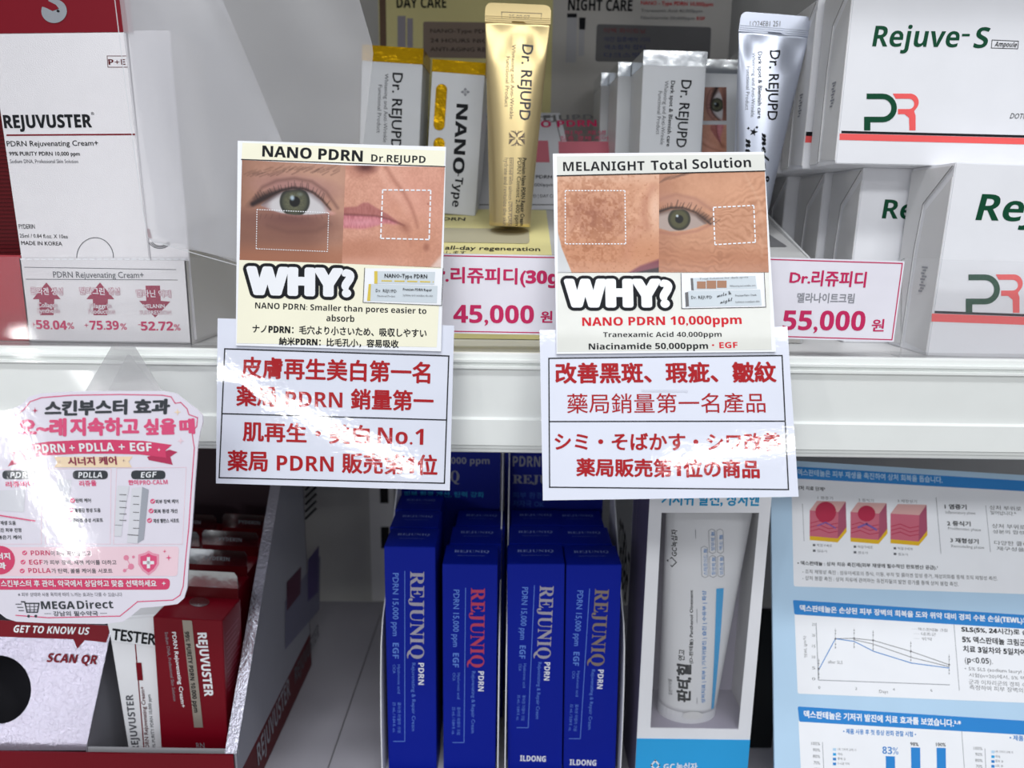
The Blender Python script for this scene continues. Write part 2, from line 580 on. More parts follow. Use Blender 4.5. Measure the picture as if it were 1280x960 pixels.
# ================================================================ RIGHT: large white-green cartons
def flaps(T, b, c):
    S = c.left()
    d, h = c.d, c.h
    q = [(d * .97, h * .985), (d * .42, h * .80), (d * .36, h * .55), (d * .36, h * .03), (d * .30, h * .02), (d * .03, h * .02), (d * .03, h * .985)]
    q2 = [(d * .985, h * .93), (d * .5, h * .77), (d * .45, h * .55), (d * .45, h * .04), (d * .985, h * .02)]
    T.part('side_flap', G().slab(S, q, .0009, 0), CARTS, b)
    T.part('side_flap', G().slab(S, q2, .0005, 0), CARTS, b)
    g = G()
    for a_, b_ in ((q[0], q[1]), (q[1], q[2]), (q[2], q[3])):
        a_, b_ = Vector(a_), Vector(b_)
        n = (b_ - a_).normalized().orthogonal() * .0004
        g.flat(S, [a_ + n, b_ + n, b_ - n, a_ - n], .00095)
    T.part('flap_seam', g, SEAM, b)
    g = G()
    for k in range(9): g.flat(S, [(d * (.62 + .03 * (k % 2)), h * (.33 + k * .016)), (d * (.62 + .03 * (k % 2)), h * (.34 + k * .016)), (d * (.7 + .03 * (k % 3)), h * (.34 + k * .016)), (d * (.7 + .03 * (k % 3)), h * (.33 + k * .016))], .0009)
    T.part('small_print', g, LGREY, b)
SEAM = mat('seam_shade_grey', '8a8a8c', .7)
def ampoule(TL, TR, BL, Y, depth, label, zb=None, text=None, logo=None, sidetext=False, stripe=None, yaw=0):
    c = Carton(TL, TR, BL, Y, depth, zb=zb, yaw=yaw)
    T = Thing('ampoule_box', label, 'box', 'white and green ampoule cartons')
    b = T.part('carton', c.shell(), CART, bevel=.0005)
    flaps(T, b, c)
    return c, T, b
def prlogo(T, F, b, x, y, s, sub=None):
    """green P and coral R emblem, x,y = lower left pixel, s = height"""
    def P(a): return [(x + px * s, y - py * s) for px, py in a]
    def arc(cx, cy, r, a0, a1, n=12): return [(cx + r * math.cos(math.radians(a0 + (a1 - a0) * i / n)), cy + r * math.sin(math.radians(a0 + (a1 - a0) * i / n))) for i in range(n + 1)]
    g = G().fpx(F, P([(0, 0), (0, .37), (.5, .37)] + arc(.5, .61, .24, -90, 90) + [(.07, .85), (.07, 1.0), (.5, 1.0)] + arc(.5, .61, .39, 90, -90) + [(.17, .22), (.17, 0)]), .0002)
    T.part('emblem', g, GREEN, b)
    g = G().fpx(F, P([(.78, 1.0), (1.25, 1.0)] + arc(1.25, .765, .235, 90, -40) + [(1.36, .52), (1.40, .40), (1.40, 0), (1.23, 0), (1.22, .34), (1.10, .44), (.92, .44), (.92, .58), (1.2, .58)] + arc(1.22, .72, .14, -90, 90) + [(.86, .86)]), .00015)
    T.part('emblem', g, CORAL, b)
TG = 'white and green ampoule cartons'
B1c, T, b = ampoule((1195, 203), (1560, 216), (1163, 445), .019, .047, 'front carton of the lower row of white ampoule boxes, behind clear acrylic', zb=0.0)
F = B1c.face
prints(T, F, [('Rej', 1219, 275, 1290, 277, 33, GREEN, 'b', .0, .1), ('uve-S', 1292, 277, 1420, 281, 33, GREEN, 'b', 0, .1)], b)
prlogo(T, F, b, 1207, 391, 48)
T.part('stripe', G().line(F, [(1169.5, 390), (1500, 402)], 3, .00018), DARK, b)
T.part('stripe', G().line(F, [(1169, 397), (1500, 409)], 10, .00014), CORAL, b)
T.done()
Y2 = .019 + .049
B2c, T, b = ampoule((1080, 209), (1420, 218), (1040, 425), Y2, .045, 'second carton of the lower row, its printed front partly hidden by the front carton', zb=0.0)
F = B2c.face
prints(T, F, [('Re', 1102, 273, 1141, 274, 24, GREEN, 'b', 0, .05), ('juve-S', 1143, 274, 1240, 278, 24, GREEN, 'b', 0, .05)], b)
T.part('stripe', G().line(F, [(1056, 356), (1400, 368)], 6, .00014), CORAL, b)
T.done()
def plainbox(ref, dx, dy, label, zs=.165):
    """a carton of the same kind without its printed name in sight"""
    T = Thing('ampoule_box', label, 'box', 'white and green ampoule cartons')
    c = Carton.__new__(Carton)
    c.U, c.V, c.W, c.w, c.h, c.d = ref.U, ref.V, ref.W, ref.w * .8, ref.h, ref.d
    c.O = ref.O + Vector((dx, dy, 0))
    c.face = Face(c.O, c.U, c.V)
    b = T.part('carton', c.shell(), CART, bevel=.0005)
    flaps(T, b, c)
    g = G().flat(c.face, [(0, c.h * .20), (c.w, c.h * .20), (c.w, c.h * .225), (0, c.h * .225)]); T.part('stripe', g, DARK, b)
    g = G().flat(c.face, [(0, c.h * .16), (c.w, c.h * .16), (c.w, c.h * .20), (0, c.h * .20)]); T.part('stripe', g, CORAL, b)
    T.done()
for nme, dx, dy in [('third', -.005, .047), ('fourth', -.014, .094), ('fifth', -.018, .141), ('rearmost', -.026, .188)]:
    plainbox(B2c, dx, dy, '%s carton of the lower row of white ampoule boxes, mostly hidden behind the others' % nme)
# top row
ztop = B1c.O.z + B1c.h
T1c, T, b = ampoule((1069, -30), (1560, -20), (1047, 209), .045, .040, 'front carton of the top row of white ampoule boxes, with its whole name printed', zb=B1c.h + .0005)
F = T1c.face
prints(T, F, [('Rejuve', 1090, 58, 1197, 59, 26, GREEN, 'b', 0, .08), ('-', 1202, 50, 1211, 50, 20, GREEN, 'b', .01), ('S', 1216, 60, 1233, 60, 26, GREEN, 'b', 0, .1),
              ('Ampoule', 1243, 58, 1270, 59, 6, DARK, 'i'), ('DOT®', 1262, 148, 1283, 149, 7, DARK, 'r', 0, .2)], b)
T.part('frame_line', G().line(F, [(1240, 50), (1273, 51.5), (1272, 61), (1239, 60)], .8, closed=True), DARK, b)
prlogo(T, F, b, 1080, 163, 46)
T.part('stripe', G().line(F, [(1053, 165), (1500, 176)], 3, .00018), DARK, b)
T.part('stripe', G().line(F, [(1053, 171), (1500, 182)], 8, .00014), CORAL, b)
T.done()
for nme, dx, dy in [('second', -.0035, .043), ('third', -.0055, .086), ('fourth', -.008, .129), ('rearmost', -.011, .172)]:
    plainbox(T1c, dx, dy, '%s carton of the top row of white ampoule boxes, a strip of its front showing' % nme)

# ================================================================ clear acrylic fences
def fence(name, pts, Y, label, post=True):
    T = Thing(name, label, 'fence')
    F = plane(pts[0][0], pts[0][1], Y)
    uv = [F.hit(*p) for p in pts]
    uv[-1].y = .0002 - F.O.z; uv[-2].y = .0002 - F.O.z
    T.part('panel', G().slab(F, uv, 0, -.0018), ACR, label='clear acrylic panel')
    g = G().slab(F, [uv[-1] , uv[-2], (uv[-2].x, uv[-2].y + .0018), (uv[-1].x, uv[-1].y + .0018)], .0, -.014)
    T.part('foot', g, ACR)
    T.done()
fence('shelf_divider', [(-60, 321), (300, 321), (300, 434), (-60, 433)], .008, 'clear acrylic fence in front of the silver cream display and red carton')
fence('shelf_divider', [(1128, 325), (1132, 323), (1380, 330), (1400, 450), (1128, 440)], .008, 'clear acrylic fence in front of the white ampoule boxes')

# ================================================================ LEFT: silver cream display
PINKO = mat('rose_outline_print', 'a8395a', .5)
T = Thing('display_carton', 'silver shelf display carton with three crimson arrows and percentages', 'display box')
zb = 0.0005
Yc = onz(140, 430, 0).y
c = Carton((24, 323), (232, 326), (34, 429), Yc, .16, zb=zb)
F = c.face
U, V, W, w_, h_ = c.U, c.V, c.W, c.w, c.h
t_ = .0008
b = T.part('front_panel', G().box(c.O, U, V, W, w_, h_, t_), SILV)
T.part('side_panel', G().box(c.O + U * (w_ - t_), U, V, W, t_, h_, c.d), SILV)
T.part('side_panel', G().box(c.O, U, V, W, t_, h_, c.d), SILV)
T.part('bottom_panel', G().box(c.O, U, V, W, w_, t_, c.d), SILV)
g = G()
for k in range(24): g.line(F, [(26 + k * 8.7, 324), (31 + k * 8.7, 324.1)], 1.4, .0002)
T.part('torn_edge', g, PAPER, b)
prints(T, F, [('PDRN Rejuvenating Cream+', 67, 347, 180, 347.5, 8, INKG, 'n', .01),
              ('+', 40, 409, 45, 409, 7, PINK, 'b'), ('58.04', 46, 411, 84, 412, 11, PINK, 'b', .015), ('%', 85, 411, 93, 411, 8, PINK, 'r'),
              ('+', 106, 410, 111, 410, 7, PINK, 'b'), ('75.39', 113, 412, 149, 412, 11, PINK, 'b', .015), ('%', 151, 412, 159, 412, 8, PINK, 'r'),
              ('-', 173, 408, 176, 408, 7, PINK, 'b'), ('52.72', 177, 413, 217, 413, 11, PINK, 'b', .015), ('%', 218, 413, 226, 413, 8, PINK, 'r')], b)
g = G().line(F, [(31, 334), (220, 337)], .8).line(F, [(33, 349), (222, 350)], .8)
T.part('frame_line', g, INKG, b)
g = G()
for x, s in ((58, 1), (125, 1)):
    g.fpx(F, [(x, 353), (x + 18, 374), (x + 10, 374), (x + 9, 394), (x - 8, 394), (x - 9, 374), (x - 17, 374)], .00009)
g.fpx(F, [(182, 357), (200, 357), (201, 376), (213, 377), (194, 397), (174, 376), (183, 376)], .00009)
for nm_, m_, bo, lf in (('caption_outline', PINKO, .07, .00016), ('caption', WHITE, .012, .0002)):
    prints(T, F, [(t_x[0], *t_x[1:6], m_, 'r', bo) for t_x in (('콜라겐 생성', 39, 368, 79, 369, 9), ('필라그린 생성', 100, 368, 150, 369, 9), ('멜라닌 억제', 171, 371, 214, 372, 9), ('Collagen', 48, 384, 72, 384, 6), ('Synthesis', 47, 391, 75, 391, 6), ('Filaggrin', 113, 385, 139, 385, 6), ('Production', 111, 392, 144, 392, 6), ('MELANIN', 180, 385, 206, 385, 5), ('SUPPRESSION', 175, 393, 214, 393, 5))], b, name=nm_, lift=lf)
T.part('arrow', g, mat('rose_arrow_print', '9c2e4c', .5), b)
T.done()
disp = c
# main silver box with red header
c = Carton((-14, 42), (156, 40), (20, 330), Yc + .0025, .045, zb=.0022)
T = Thing('cream_box', 'tall pearly silver cream box with a crimson header and black name', 'box')
b = T.part('carton', c.shell(), SILV, bevel=.0004)
F = c.face
hd = T.part('header', G().box(c.O + V * (c.h + .0001), c.U, c.V, c.W, c.w, .04, .0012), CRIM, label='crimson hanging header')
prints(T, F, [('REJUVUSTER', 6, 160, 115, 159, 16, DARK, 'b', .02), ('®', 114, 144, 118, 144, 4, DARK), ('PDRN Rejuvenating Cream+', 9, 183, 123, 182, 7, DARK, 'r', .01),
              ('99% PURITY PDRN 10,000 ppm', 12, 194.5, 100, 194.5, 5, DARK, 'b'), ('Sodium DNA, Professional Skin Solution', 13, 204, 98, 204, 5, INKG),
              ('P+E', 136, 81, 157, 81, 7, MAROON, 'b'), ('PYDERIN', 24, 286, 44, 286, 6, DARK, 'r'), ('25ml / 0.84 fl.oz. X 10ea', 25, 297, 85, 298, 5, DARK),
              ('MADE IN KOREA', 27, 306, 78, 307, 5, DARK, 'r', .01)], b)
T.part('underline', G().line(F, [(9, 169), (168, 168)], 2), CRIM, b)
T.part('frame_line', G().line(F, [(134, 70), (160, 70)], .8).line(F, [(134, 70), (135, 84)], .8).line(F, [(135, 84), (160, 84)], .8), MAROON, b)
g = G()
g.disc(F, (68, 14), 16, 15, .0003, 28)
T.part('drop_emblem', g, SILVT, hd)
g = G().fpx(F, [(52, 8), (55, -2), (62, 2), (70, 6), (74, 11), (66, 14), (58, 10)], .0005)
T.part('drop_cut', g, CRIM, hd)
T.part('emblem_dot', G().disc(F, (73, 14), 1.6, 1.6, .0006), DARK, hd)
g = G()
g.line(F, [(119 + 23 * math.cos(math.radians(a)), 322 - 25 * math.sin(math.radians(a))) for a in range(0, 181, 12)], .8, .0002)
T.part('perforation', g, INKG, b)
T.done()
c2 = Carton((159, 38), (212, 38), (193, 325), Yc + .004, .045, zb=.0022)
T = Thing('cream_box', 'second silver cream box seen through the hazy plastic film', 'box')
b = T.part('carton', c2.shell(), SILV, bevel=.0004)
g = G()
for r in (10, 12, 14): g.line(c2.face, [(200 + r * math.cos(math.radians(a)), 300 + r * .75 * math.sin(math.radians(a))) for a in range(20, 161, 14)], .8, .0002)
T.part('thumb_notch', g, INKG, b)
T.part('red_tab', G().fpx(c2.face, [(184, 286), (187, 286), (190, 298), (184, 298)], .0004), CRIM, b)
T.done()
# box behind, top edge of the picture
c = Carton((-60, -60), (20, -60), (-60, 44), Yc + .052, .04, zb=.0022)
T = Thing('cream_box', 'crimson cream box with white marks just behind the silver box', 'box')
b = T.part('carton', c.shell(), CRIM, bevel=.0004)
T.part('silver_edge', G().fpx(c.face, [(-60, 38), (19, 38), (19, 44), (-60, 44)], .0003), SILVT, b)
prints(T, c.face, [('P', 8, 11, 14, 11, 9, WHITE, 'r'), ('♻', 9, 29, 18, 29, 11, WHITE)], b)
T.done()
# red display at the left
c = Carton((-70, 318), (13, 319), (-62, 427), Yc + .004, .11, zb=.0005)
T = Thing('display_carton', 'red carton tray at the picture edge beside the silver display', 'display box')
b = T.part('front_panel', G().box(c.O, c.U, c.V, c.W, c.w + .006, c.h, .001), mat('salmon_red_card', 'a83a42', .45))
T.part('side_panel', G().slab(Face(c.O + c.U * (c.w + .006), c.W, c.V), [(0.001, 0), (.10, 0), (.10, c.h + .05), (.001, c.h)], 0, -.001), mat('grey_card', 'a9aaae', .5))
T.done()
c = Carton((-80, 60), (4, 60), (-80, 300), Yc + .03, .05, zb=.0012)
T = Thing('ribbed_pack', 'dark red ribbed pack standing in the red tray', 'box')
b = T.part('pack', c.shell(), MAROON, bevel=.0005)
g = G()
for k in range(60):
    g.box(c.O + c.V * (k * .0023) - c.W * .0005, c.U, c.V, c.W, c.w, .0011, .0006)
    g.box(c.O + c.V * (k * .0023) + c.U * c.w, c.U, c.V, c.W, .0005, .0011, c.d)
T.part('rib', g, MAROON, b, kind='stuff')
T.done()

# ================================================================ hazy film
T = Thing('plastic_film', 'large hazy clear plastic film drooping in front of the silver boxes', 'plastic film')
F = plane(250, 330, -.002, lean=3)
def film(poly_l, poly_r, y0, y1, n=26, mseg=26, amp=.003, lift=0, ph=0):
    g = G()
    def ed(p, t):
        t *= len(p) - 1
        i = min(int(t), len(p) - 2)
        return Vector(p[i]).lerp(Vector(p[i + 1]), t - i)
    V = []
    for j in range(mseg + 1):
        a, b2 = ed(poly_l, j / mseg), ed(poly_r, j / mseg)
        for i in range(n + 1):
            s = i / n
            q = F.hit(*a.lerp(b2, s))
            V.append(F.pt(q.x, q.y, lift + amp * math.sin(s * 5 + j * .09 + ph) + amp * .35 * math.sin(s * 13 - j * .2)))
    Fc = [(j * (n + 1) + i, j * (n + 1) + i + 1, (j + 1) * (n + 1) + i + 1, (j + 1) * (n + 1) + i) for j in range(mseg) for i in range(n)]
    return g.add(V, Fc)
T.part('front_sheet', film([(146, -30), (168, 150), (189, 298), (196, 303)], [(440, -30), (466, 60), (452, 200), (420, 352)], 0, 0), FILM, smooth=True)
T.part('folded_layer', film([(148, -30), (170, 150), (186, 240), (190, 296)], [(262, -30), (318, 100), (352, 180), (300, 330)], 0, 0, lift=-.006, ph=1.2), FILM, smooth=True)
g = G().line(F, [(147, 0), (158, 90), (170, 180), (181, 260), (188, 297), (196, 302), (250, 318), (300, 332)], 1.2, .003)
T.part('edge', g, clear('film_edge', haze=.75, fog=(.9, .92, .95)))
T.done()

# ================================================================ central two-tone display stand
T = Thing('counter_display', 'two-tone display stand with yellow day care and grey night care header', 'display stand')
# deck : sloping front
pF0, pF1 = at(470, 312, .06), at(1010, 322, .06)
zf = at(640, 318, .06).z
zk = at(640, 262, .165).z
xm = at(690, 318, .06).x
def deck(x0, x1, m):
    g = G()
    d = Vector((0, .105, zk - zf)); L = d.length; d = d / L
    g.box(Vector((x0, .06, zf)) - Vector((0, -d.z, d.y)) * .0015, Vector((1, 0, 0)), Vector((0, -d.z, d.y)), d, x1 - x0, .0015, L)
    return g
dF = Face((0, .06, zf), (1, 0, 0), (0, .105, zk - zf))
bd = T.part('deck', deck(at(470, 312, .06).x, xm, YEL), YEL, label='pale yellow sloping deck')
bd2 = T.part('deck', deck(xm, pF1.x, GREYC), mat('light_grey_deck', 'b9b9b8', .45), label='light grey sloping deck')
g = G().abox((pF0.x, .06, .0005), (xm, .062, zf - .001)); T.part('front_panel', g, YEL)
g = G().abox((xm, .06, .0005), (pF1.x, .062, zf - .001)); T.part('front_panel', g, GREYC)
SF = Face((pF1.x, .06, .0005), (0, 1, 0), (0, 0, 1))
T.part('side_panel', G().slab(SF, [(0, 0), (.21, 0), (.21, .2), (.14, .10), (.105, zk + .004), (0, zf)], .0015, 0), mat('light_grey_cheek', 'c4c5c6', .45))
SF0 = Face((pF0.x, .06, .0005), (0, 1, 0), (0, 0, 1))
T.part('side_panel', G().slab(SF0, [(0, 0), (.21, 0), (.21, .2), (.14, .10), (.105, zk + .004), (0, zf)], .0015, 0), YEL)
gg = G().rrect(dF, [(480, 284), (661, 287), (662, 305), (480, 302)], 5, .0003); T.part('caption_panel', gg, mat('grey_caption', 'b0aa90', .5), bd)
gg = G().rrect(dF, [(900, 290), (958, 291), (985, 309), (900, 309)], 4, .0003); T.part('caption_panel', gg, GREYP, bd2)
prints(T, dF, [('NANO PDRN', 500, 275, 581, 276, 4, DARK, 'b', .02), ('smaller than pores easier to', 490, 290, 628, 292, 3, GREYP), ('毛穴より小さいため、吸収しやすい', 490, 298, 614, 300, 5, GREYP),
              ('absorb', 490, 302, 570, 303, 3, GREYP), ('Repair & all-day regeneration', 500, 311, 675, 314, 5, DARK, 'b', .0), ('うるおいします', 520, 317, 582, 318, 4, DARK)], bd)
# header
HY = .27
HF = plane(690, 100, HY)
def hdr(x0, x1, y1, Y=HY):
    P = plane(690, 100, Y)
    return [P.hit(x0, -60), P.hit(x1, -60), P.hit(x1, y1), P.hit(x0, y1)]
hy = T.part('header_panel', G().slab(HF, [(HF.hit(474, 60).x, .085), (HF.hit(690, 60).x, .085), (HF.hit(690, 60).x, -.09), (HF.hit(474, 60).x, -.09)], 0, -.002), YEL, label='yellow day care half of the header')
hg = T.part('header_panel', G().slab(HF, [(HF.hit(690.1, 60).x, .085), (HF.hit(911, 60).x, .085), (HF.hit(911, 60).x, -.09), (HF.hit(690.1, 60).x, -.09)], 0, -.002), GREYC, label='grey night care half of the header')
T.part('border', G().line(HF, [(478, -20), (481, 200)], 8, .0003), mat('brown_print', '6b5240', .5), hy)
prints(T, HF, [('DAY CARE', 496, 10, 558, 10, 13, DARK, 'b', .0), ('NANO-Type PDRN 10,000ppm', 538, 41, 665, 42, 5, GREYD), ('24 HOURS NICE SCIENCE', 538, 53, 660, 54, 5, GREYD), ('ANTI-AGING REPAIR CREAM', 538, 64, 660, 65, 5, GREYD)], hy, lift=.0005)
T.part('text_panel', G().rrect(HF, [(529, 27), (672, 29), (672, 74), (529, 72)], 3, .0002), TAUPE, hy)
g = G().fpx(HF, [(497, 20), (507, 20), (507, 60), (497, 60)], .0003).fpx(HF, [(509, 23), (516, 23), (516, 60), (509, 60)], .0003)
T.part('pack_picture', g, mat('pack_print', '9c97a0', .5), hy)
prints(T, HF, [('NIGHT CARE', 710, 13, 790, 14, 14, DARK, 'b', .01), ('NANO - Type PDRN 10,000ppm', 801, 6, 891, 8, 5, REDB, 'b', 0), ('Tranexamic Acid 40,000ppm', 801, 15, 878, 16, 4, GREYP),
               ('Niacinamide 50,000ppm', 801, 24, 868, 25, 4, GREYP), ('EGF', 871, 25, 881, 25, 4, REDB, 'b'),
               ('미백 화이트닝', 755, 41, 806, 42, 6, mat('dim_red', '8a3a40', .5)), ('야간 집중케어 기미', 755, 52, 812, 53, 6, mat('dim_blue', '3c4270', .5)),
               ('색소침착 잡티', 755, 62, 806, 62, 6, _m['dim_blue']), ('다크스팟', 755, 72, 800, 72, 6, _m['dim_blue'])], hg, lift=.0005)
g = G().rrect(HF, [(746, 30), (889, 34), (887, 79), (744, 77)], 4, .00015); T.part('text_panel', g, GREYP, hg)
g = G().fpx(HF, [(709, 22), (721, 22), (720, 78), (707, 78)], .0003).fpx(HF, [(724, 26), (731, 26), (730, 70), (723, 70)], .0003)
T.part('pack_picture', g, mat('pack_print2', 'b4b5ba', .5), hg)
g = G().fpx(HF, [(709, 17), (721, 17), (721, 22), (709, 22)], .0004).fpx(HF, [(724, 22), (732, 22), (731, 37), (724, 37)], .0004)
T.part('pack_cap', g, DARK, hg)
T.done()

# leaflet board between the boxes
LB = plane(660, 265, .168, lean=35)
T = Thing('leaflet_board', 'white printed leaflet board leaning back between gold tube and silver-topped boxes', 'leaflet')
q = [(598, 141), (700, 141), (728, 262), (575, 262)]
b = T.part('board', G().spx(LB, q, 0, -.001), mat('board_white', 'c6c8ce', .45))
T.part('frame_line', G().line(LB, [(604, 146), (694, 146), (720, 256), (584, 256)], 1.2, closed=True), GREYP, b)
prints(T, LB, [('Dr. REJUPD', 628, 152, 742, 150, 7, GREYP, 'b'), ('NANO PDRN', 634, 160, 746, 158, 8, PINK, 'b', .01), ('피부 재생', 705, 169, 757, 169, 6, PINK), ('집중 광채 케어', 700, 176, 760, 176, 6, PINK),
               ('PDRN', 670, 223, 690, 223, 4, DARK, 'b'), ('10,000ppm', 660, 233, 692, 233, 4, DARK), ('Dr. REJUPD | DAY CARE', 645, 247, 700, 247, 4, DARK)], b)
T.part('picture', G().fpx(LB, [(668, 176), (685, 176), (687, 203), (669, 203)], .0002).fpx(LB, [(698, 177), (765, 177), (768, 203), (699, 203)], .0002), mat('pink_skin_print', 'c06a78', .5), b)
T.done()

def smallbox(TL, TR, BL, Y, depth, foil, label, yaw=0, zb=None, band=20, name='cream_carton'):
    c = Carton(TL, TR, BL, Y, depth, yaw=yaw, zb=zb)
    T = Thing(name, label, 'box')
    b = T.part('carton', c.shell(), CARTG, bevel=.0004)
    hb = c.w * band / 78.
    T.part('foil_band', c.band(c.h - hb, c.h + .0002), foil, b, bevel=.0002)
    return c, T, b
def zdeck(y): return zf + (y - .06) * (zk - zf) / .105
# A gold topped box
c, T, b = smallbox((453, 56), (529, 61), (453, 262), .150, .035, GOLDF, 'white carton with gold foil top, small name reading downwards, farther from the gold tube', yaw=-2, zb=zdeck(.16), band=19)
prints(T, c.face, [('Dr. REJUPD', 491, 91, 489, 186, 13, DARK, 'r', .01), ('Whitening and Anti-Wrinkle', 481, 92, 479, 178, 5, INKG), ('Functional Product', 473, 106, 471, 166, 5, INKG)], b)
T.done()
# B gold topped box
c, T, b = smallbox((541, 74), (607, 79), (532, 262), .148, .035, GOLDF, 'white carton with gold foil top and bold black lettering beside the gold tube', yaw=-3, zb=zdeck(.155), band=17)
prints(T, c.face, [('NANO', 571, 130, 566, 216, 14, DARK, 'b', .015), ('-Type', 570, 216, 565, 258, 10, DARK, 'b', 0), ('✥', 577, 110, 577, 120, 10, LGREY)], b)
g = G()
def slot(x0, y0, x1, y1, r): return [(x0 + r * math.cos(math.radians(a)), y0 + r * math.sin(math.radians(a))) for a in range(180, 361, 20)] + [(x1 + r * math.cos(math.radians(a)), y1 + r * math.sin(math.radians(a))) for a in range(0, 181, 20)]
T.part('gold_pill', G().fpx(c.face, slot(552, 112, 549, 156, 7), .0004), GOLDF, b)
T.part('gold_pill', G().fpx(c.face, slot(549, 179, 547, 230, 7), .0004), GOLDF, b)
T.done()
# C silver topped box
c, T, b = smallbox((805, 63), (884, 65), (797, 262), .135, .038, SILVT, 'white carton with silver foil top and name reading downwards, beside the silver tube', yaw=3, zb=zdeck(.145), band=17)
prints(T, c.face, [('Dr. REJUPD', 852, 100, 845, 184, 13, DARK, 'r', .01), ('Dark spot & Blemish care', 839, 101, 833, 183, 5, DARK, 'b'), ('Whitening and Anti-Wrinkle', 831, 101, 825, 181, 5, INKG), ('Functional Product', 823, 114, 820, 168, 5, INKG)], b)
T.done()
for k, (dx, dy) in enumerate([(-.012, .040), (-.020, .080)]):
    o = clone(T.root, (dx, dy, 0.0), ['white silver-topped carton directly behind the one with the readable name', 'rearmost white silver-topped carton of the row near the night care header'][k])
# D box with small photos
c, T, b = smallbox((882, 74), (945, 76), (876, 262), .165, .035, SILVT, 'white carton with silver foil top and two small face photos, behind the silver tube', yaw=0, zb=zdeck(.16), band=20)
F = c.face
def paint_quad(F, q, fn, nx, ny, lift=.0002):
    g = G()
    q = [Vector(p) for p in q]
    V, P = [], []
    for j in range(ny + 1):
        for i in range(nx + 1):
            s, t = i / nx, j / ny
            p = q[0].lerp(q[1], s).lerp(q[3].lerp(q[2], s), t)
            P.append((p.x, p.y))
            u = F.hit(p.x, p.y)
            V.append(F.pt(u.x, u.y, lift))
    g.add(V, [(j * (nx + 1) + i, (j + 1) * (nx + 1) + i, (j + 1) * (nx + 1) + i + 1, j * (nx + 1) + i + 1) for j in range(ny) for i in range(nx)])
    P = np.array(P)
    c = fn(P[:, 0], P[:, 1])
    c = np.clip(c, 0, 255) / 255
    c = np.where(c <= .04045, c / 12.92, ((c + .055) / 1.055) ** 2.4)
    g.c = np.concatenate([c, np.ones((len(c), 1))], 1)
    return g
# --- painting helpers (the printed face photographs)
_rng = np.random.RandomState(3)
_tab = _rng.rand(256, 256)
def noise(x, y, s, ox=0, oy=0):
    x, y = x / s + ox + 50, y / s + oy + 50
    i, j = np.floor(x).astype(int), np.floor(y).astype(int)
    a, b = x - i, y - j
    a, b = a * a * (3 - 2 * a), b * b * (3 - 2 * b)
    f = lambda p, q: _tab[p % 256, q % 256]
    return (f(i, j) * (1 - a) * (1 - b) + f(i + 1, j) * a * (1 - b) + f(i, j + 1) * (1 - a) * b + f(i + 1, j + 1) * a * b) - .5
def ell(x, y, cx, cy, rx, ry, soft=.25, ang=0):
    a = math.radians(ang)
    X, Y = (x - cx) * math.cos(a) + (y - cy) * math.sin(a), -(x - cx) * math.sin(a) + (y - cy) * math.cos(a)
    d = np.sqrt((X / rx) ** 2 + (Y / ry) ** 2)
    return np.clip((1 + soft - d) / (2 * soft), 0, 1)
def stroke(x, y, pts, w0, w1=None, soft=1.0):
    w1 = w0 if w1 is None else w1
    best = np.zeros_like(x)
    n = len(pts) - 1
    for k, (a, b) in enumerate(zip(pts, pts[1:])):
        dx, dy = b[0] - a[0], b[1] - a[1]
        t = np.clip(((x - a[0]) * dx + (y - a[1]) * dy) / (dx * dx + dy * dy), 0, 1)
        d = np.hypot(x - a[0] - t * dx, y - a[1] - t * dy)
        wd = w0 + (w1 - w0) * (k + t) / n
        best = np.maximum(best, np.clip((wd + soft - d) / (2 * soft), 0, 1))
    return best
def mixc(c, col, m): return c * (1 - m[:, None]) + np.array(col, float) * m[:, None]
def smooth(t): t = np.clip(t, 0, 1); return t * t * (3 - 2 * t)
def curve(x, pts):
    return np.interp(x, [p[0] for p in pts], [p[1] for p in pts])
def skin(x, y, base, amt=14):
    n = noise(x, y, 18) * 1.2 + noise(x, y, 5, 9) * .8 + noise(x, y, 2, 3) * .6
    return np.ones((len(x), 3)) * np.array(base, float) + (n * amt)[:, None]
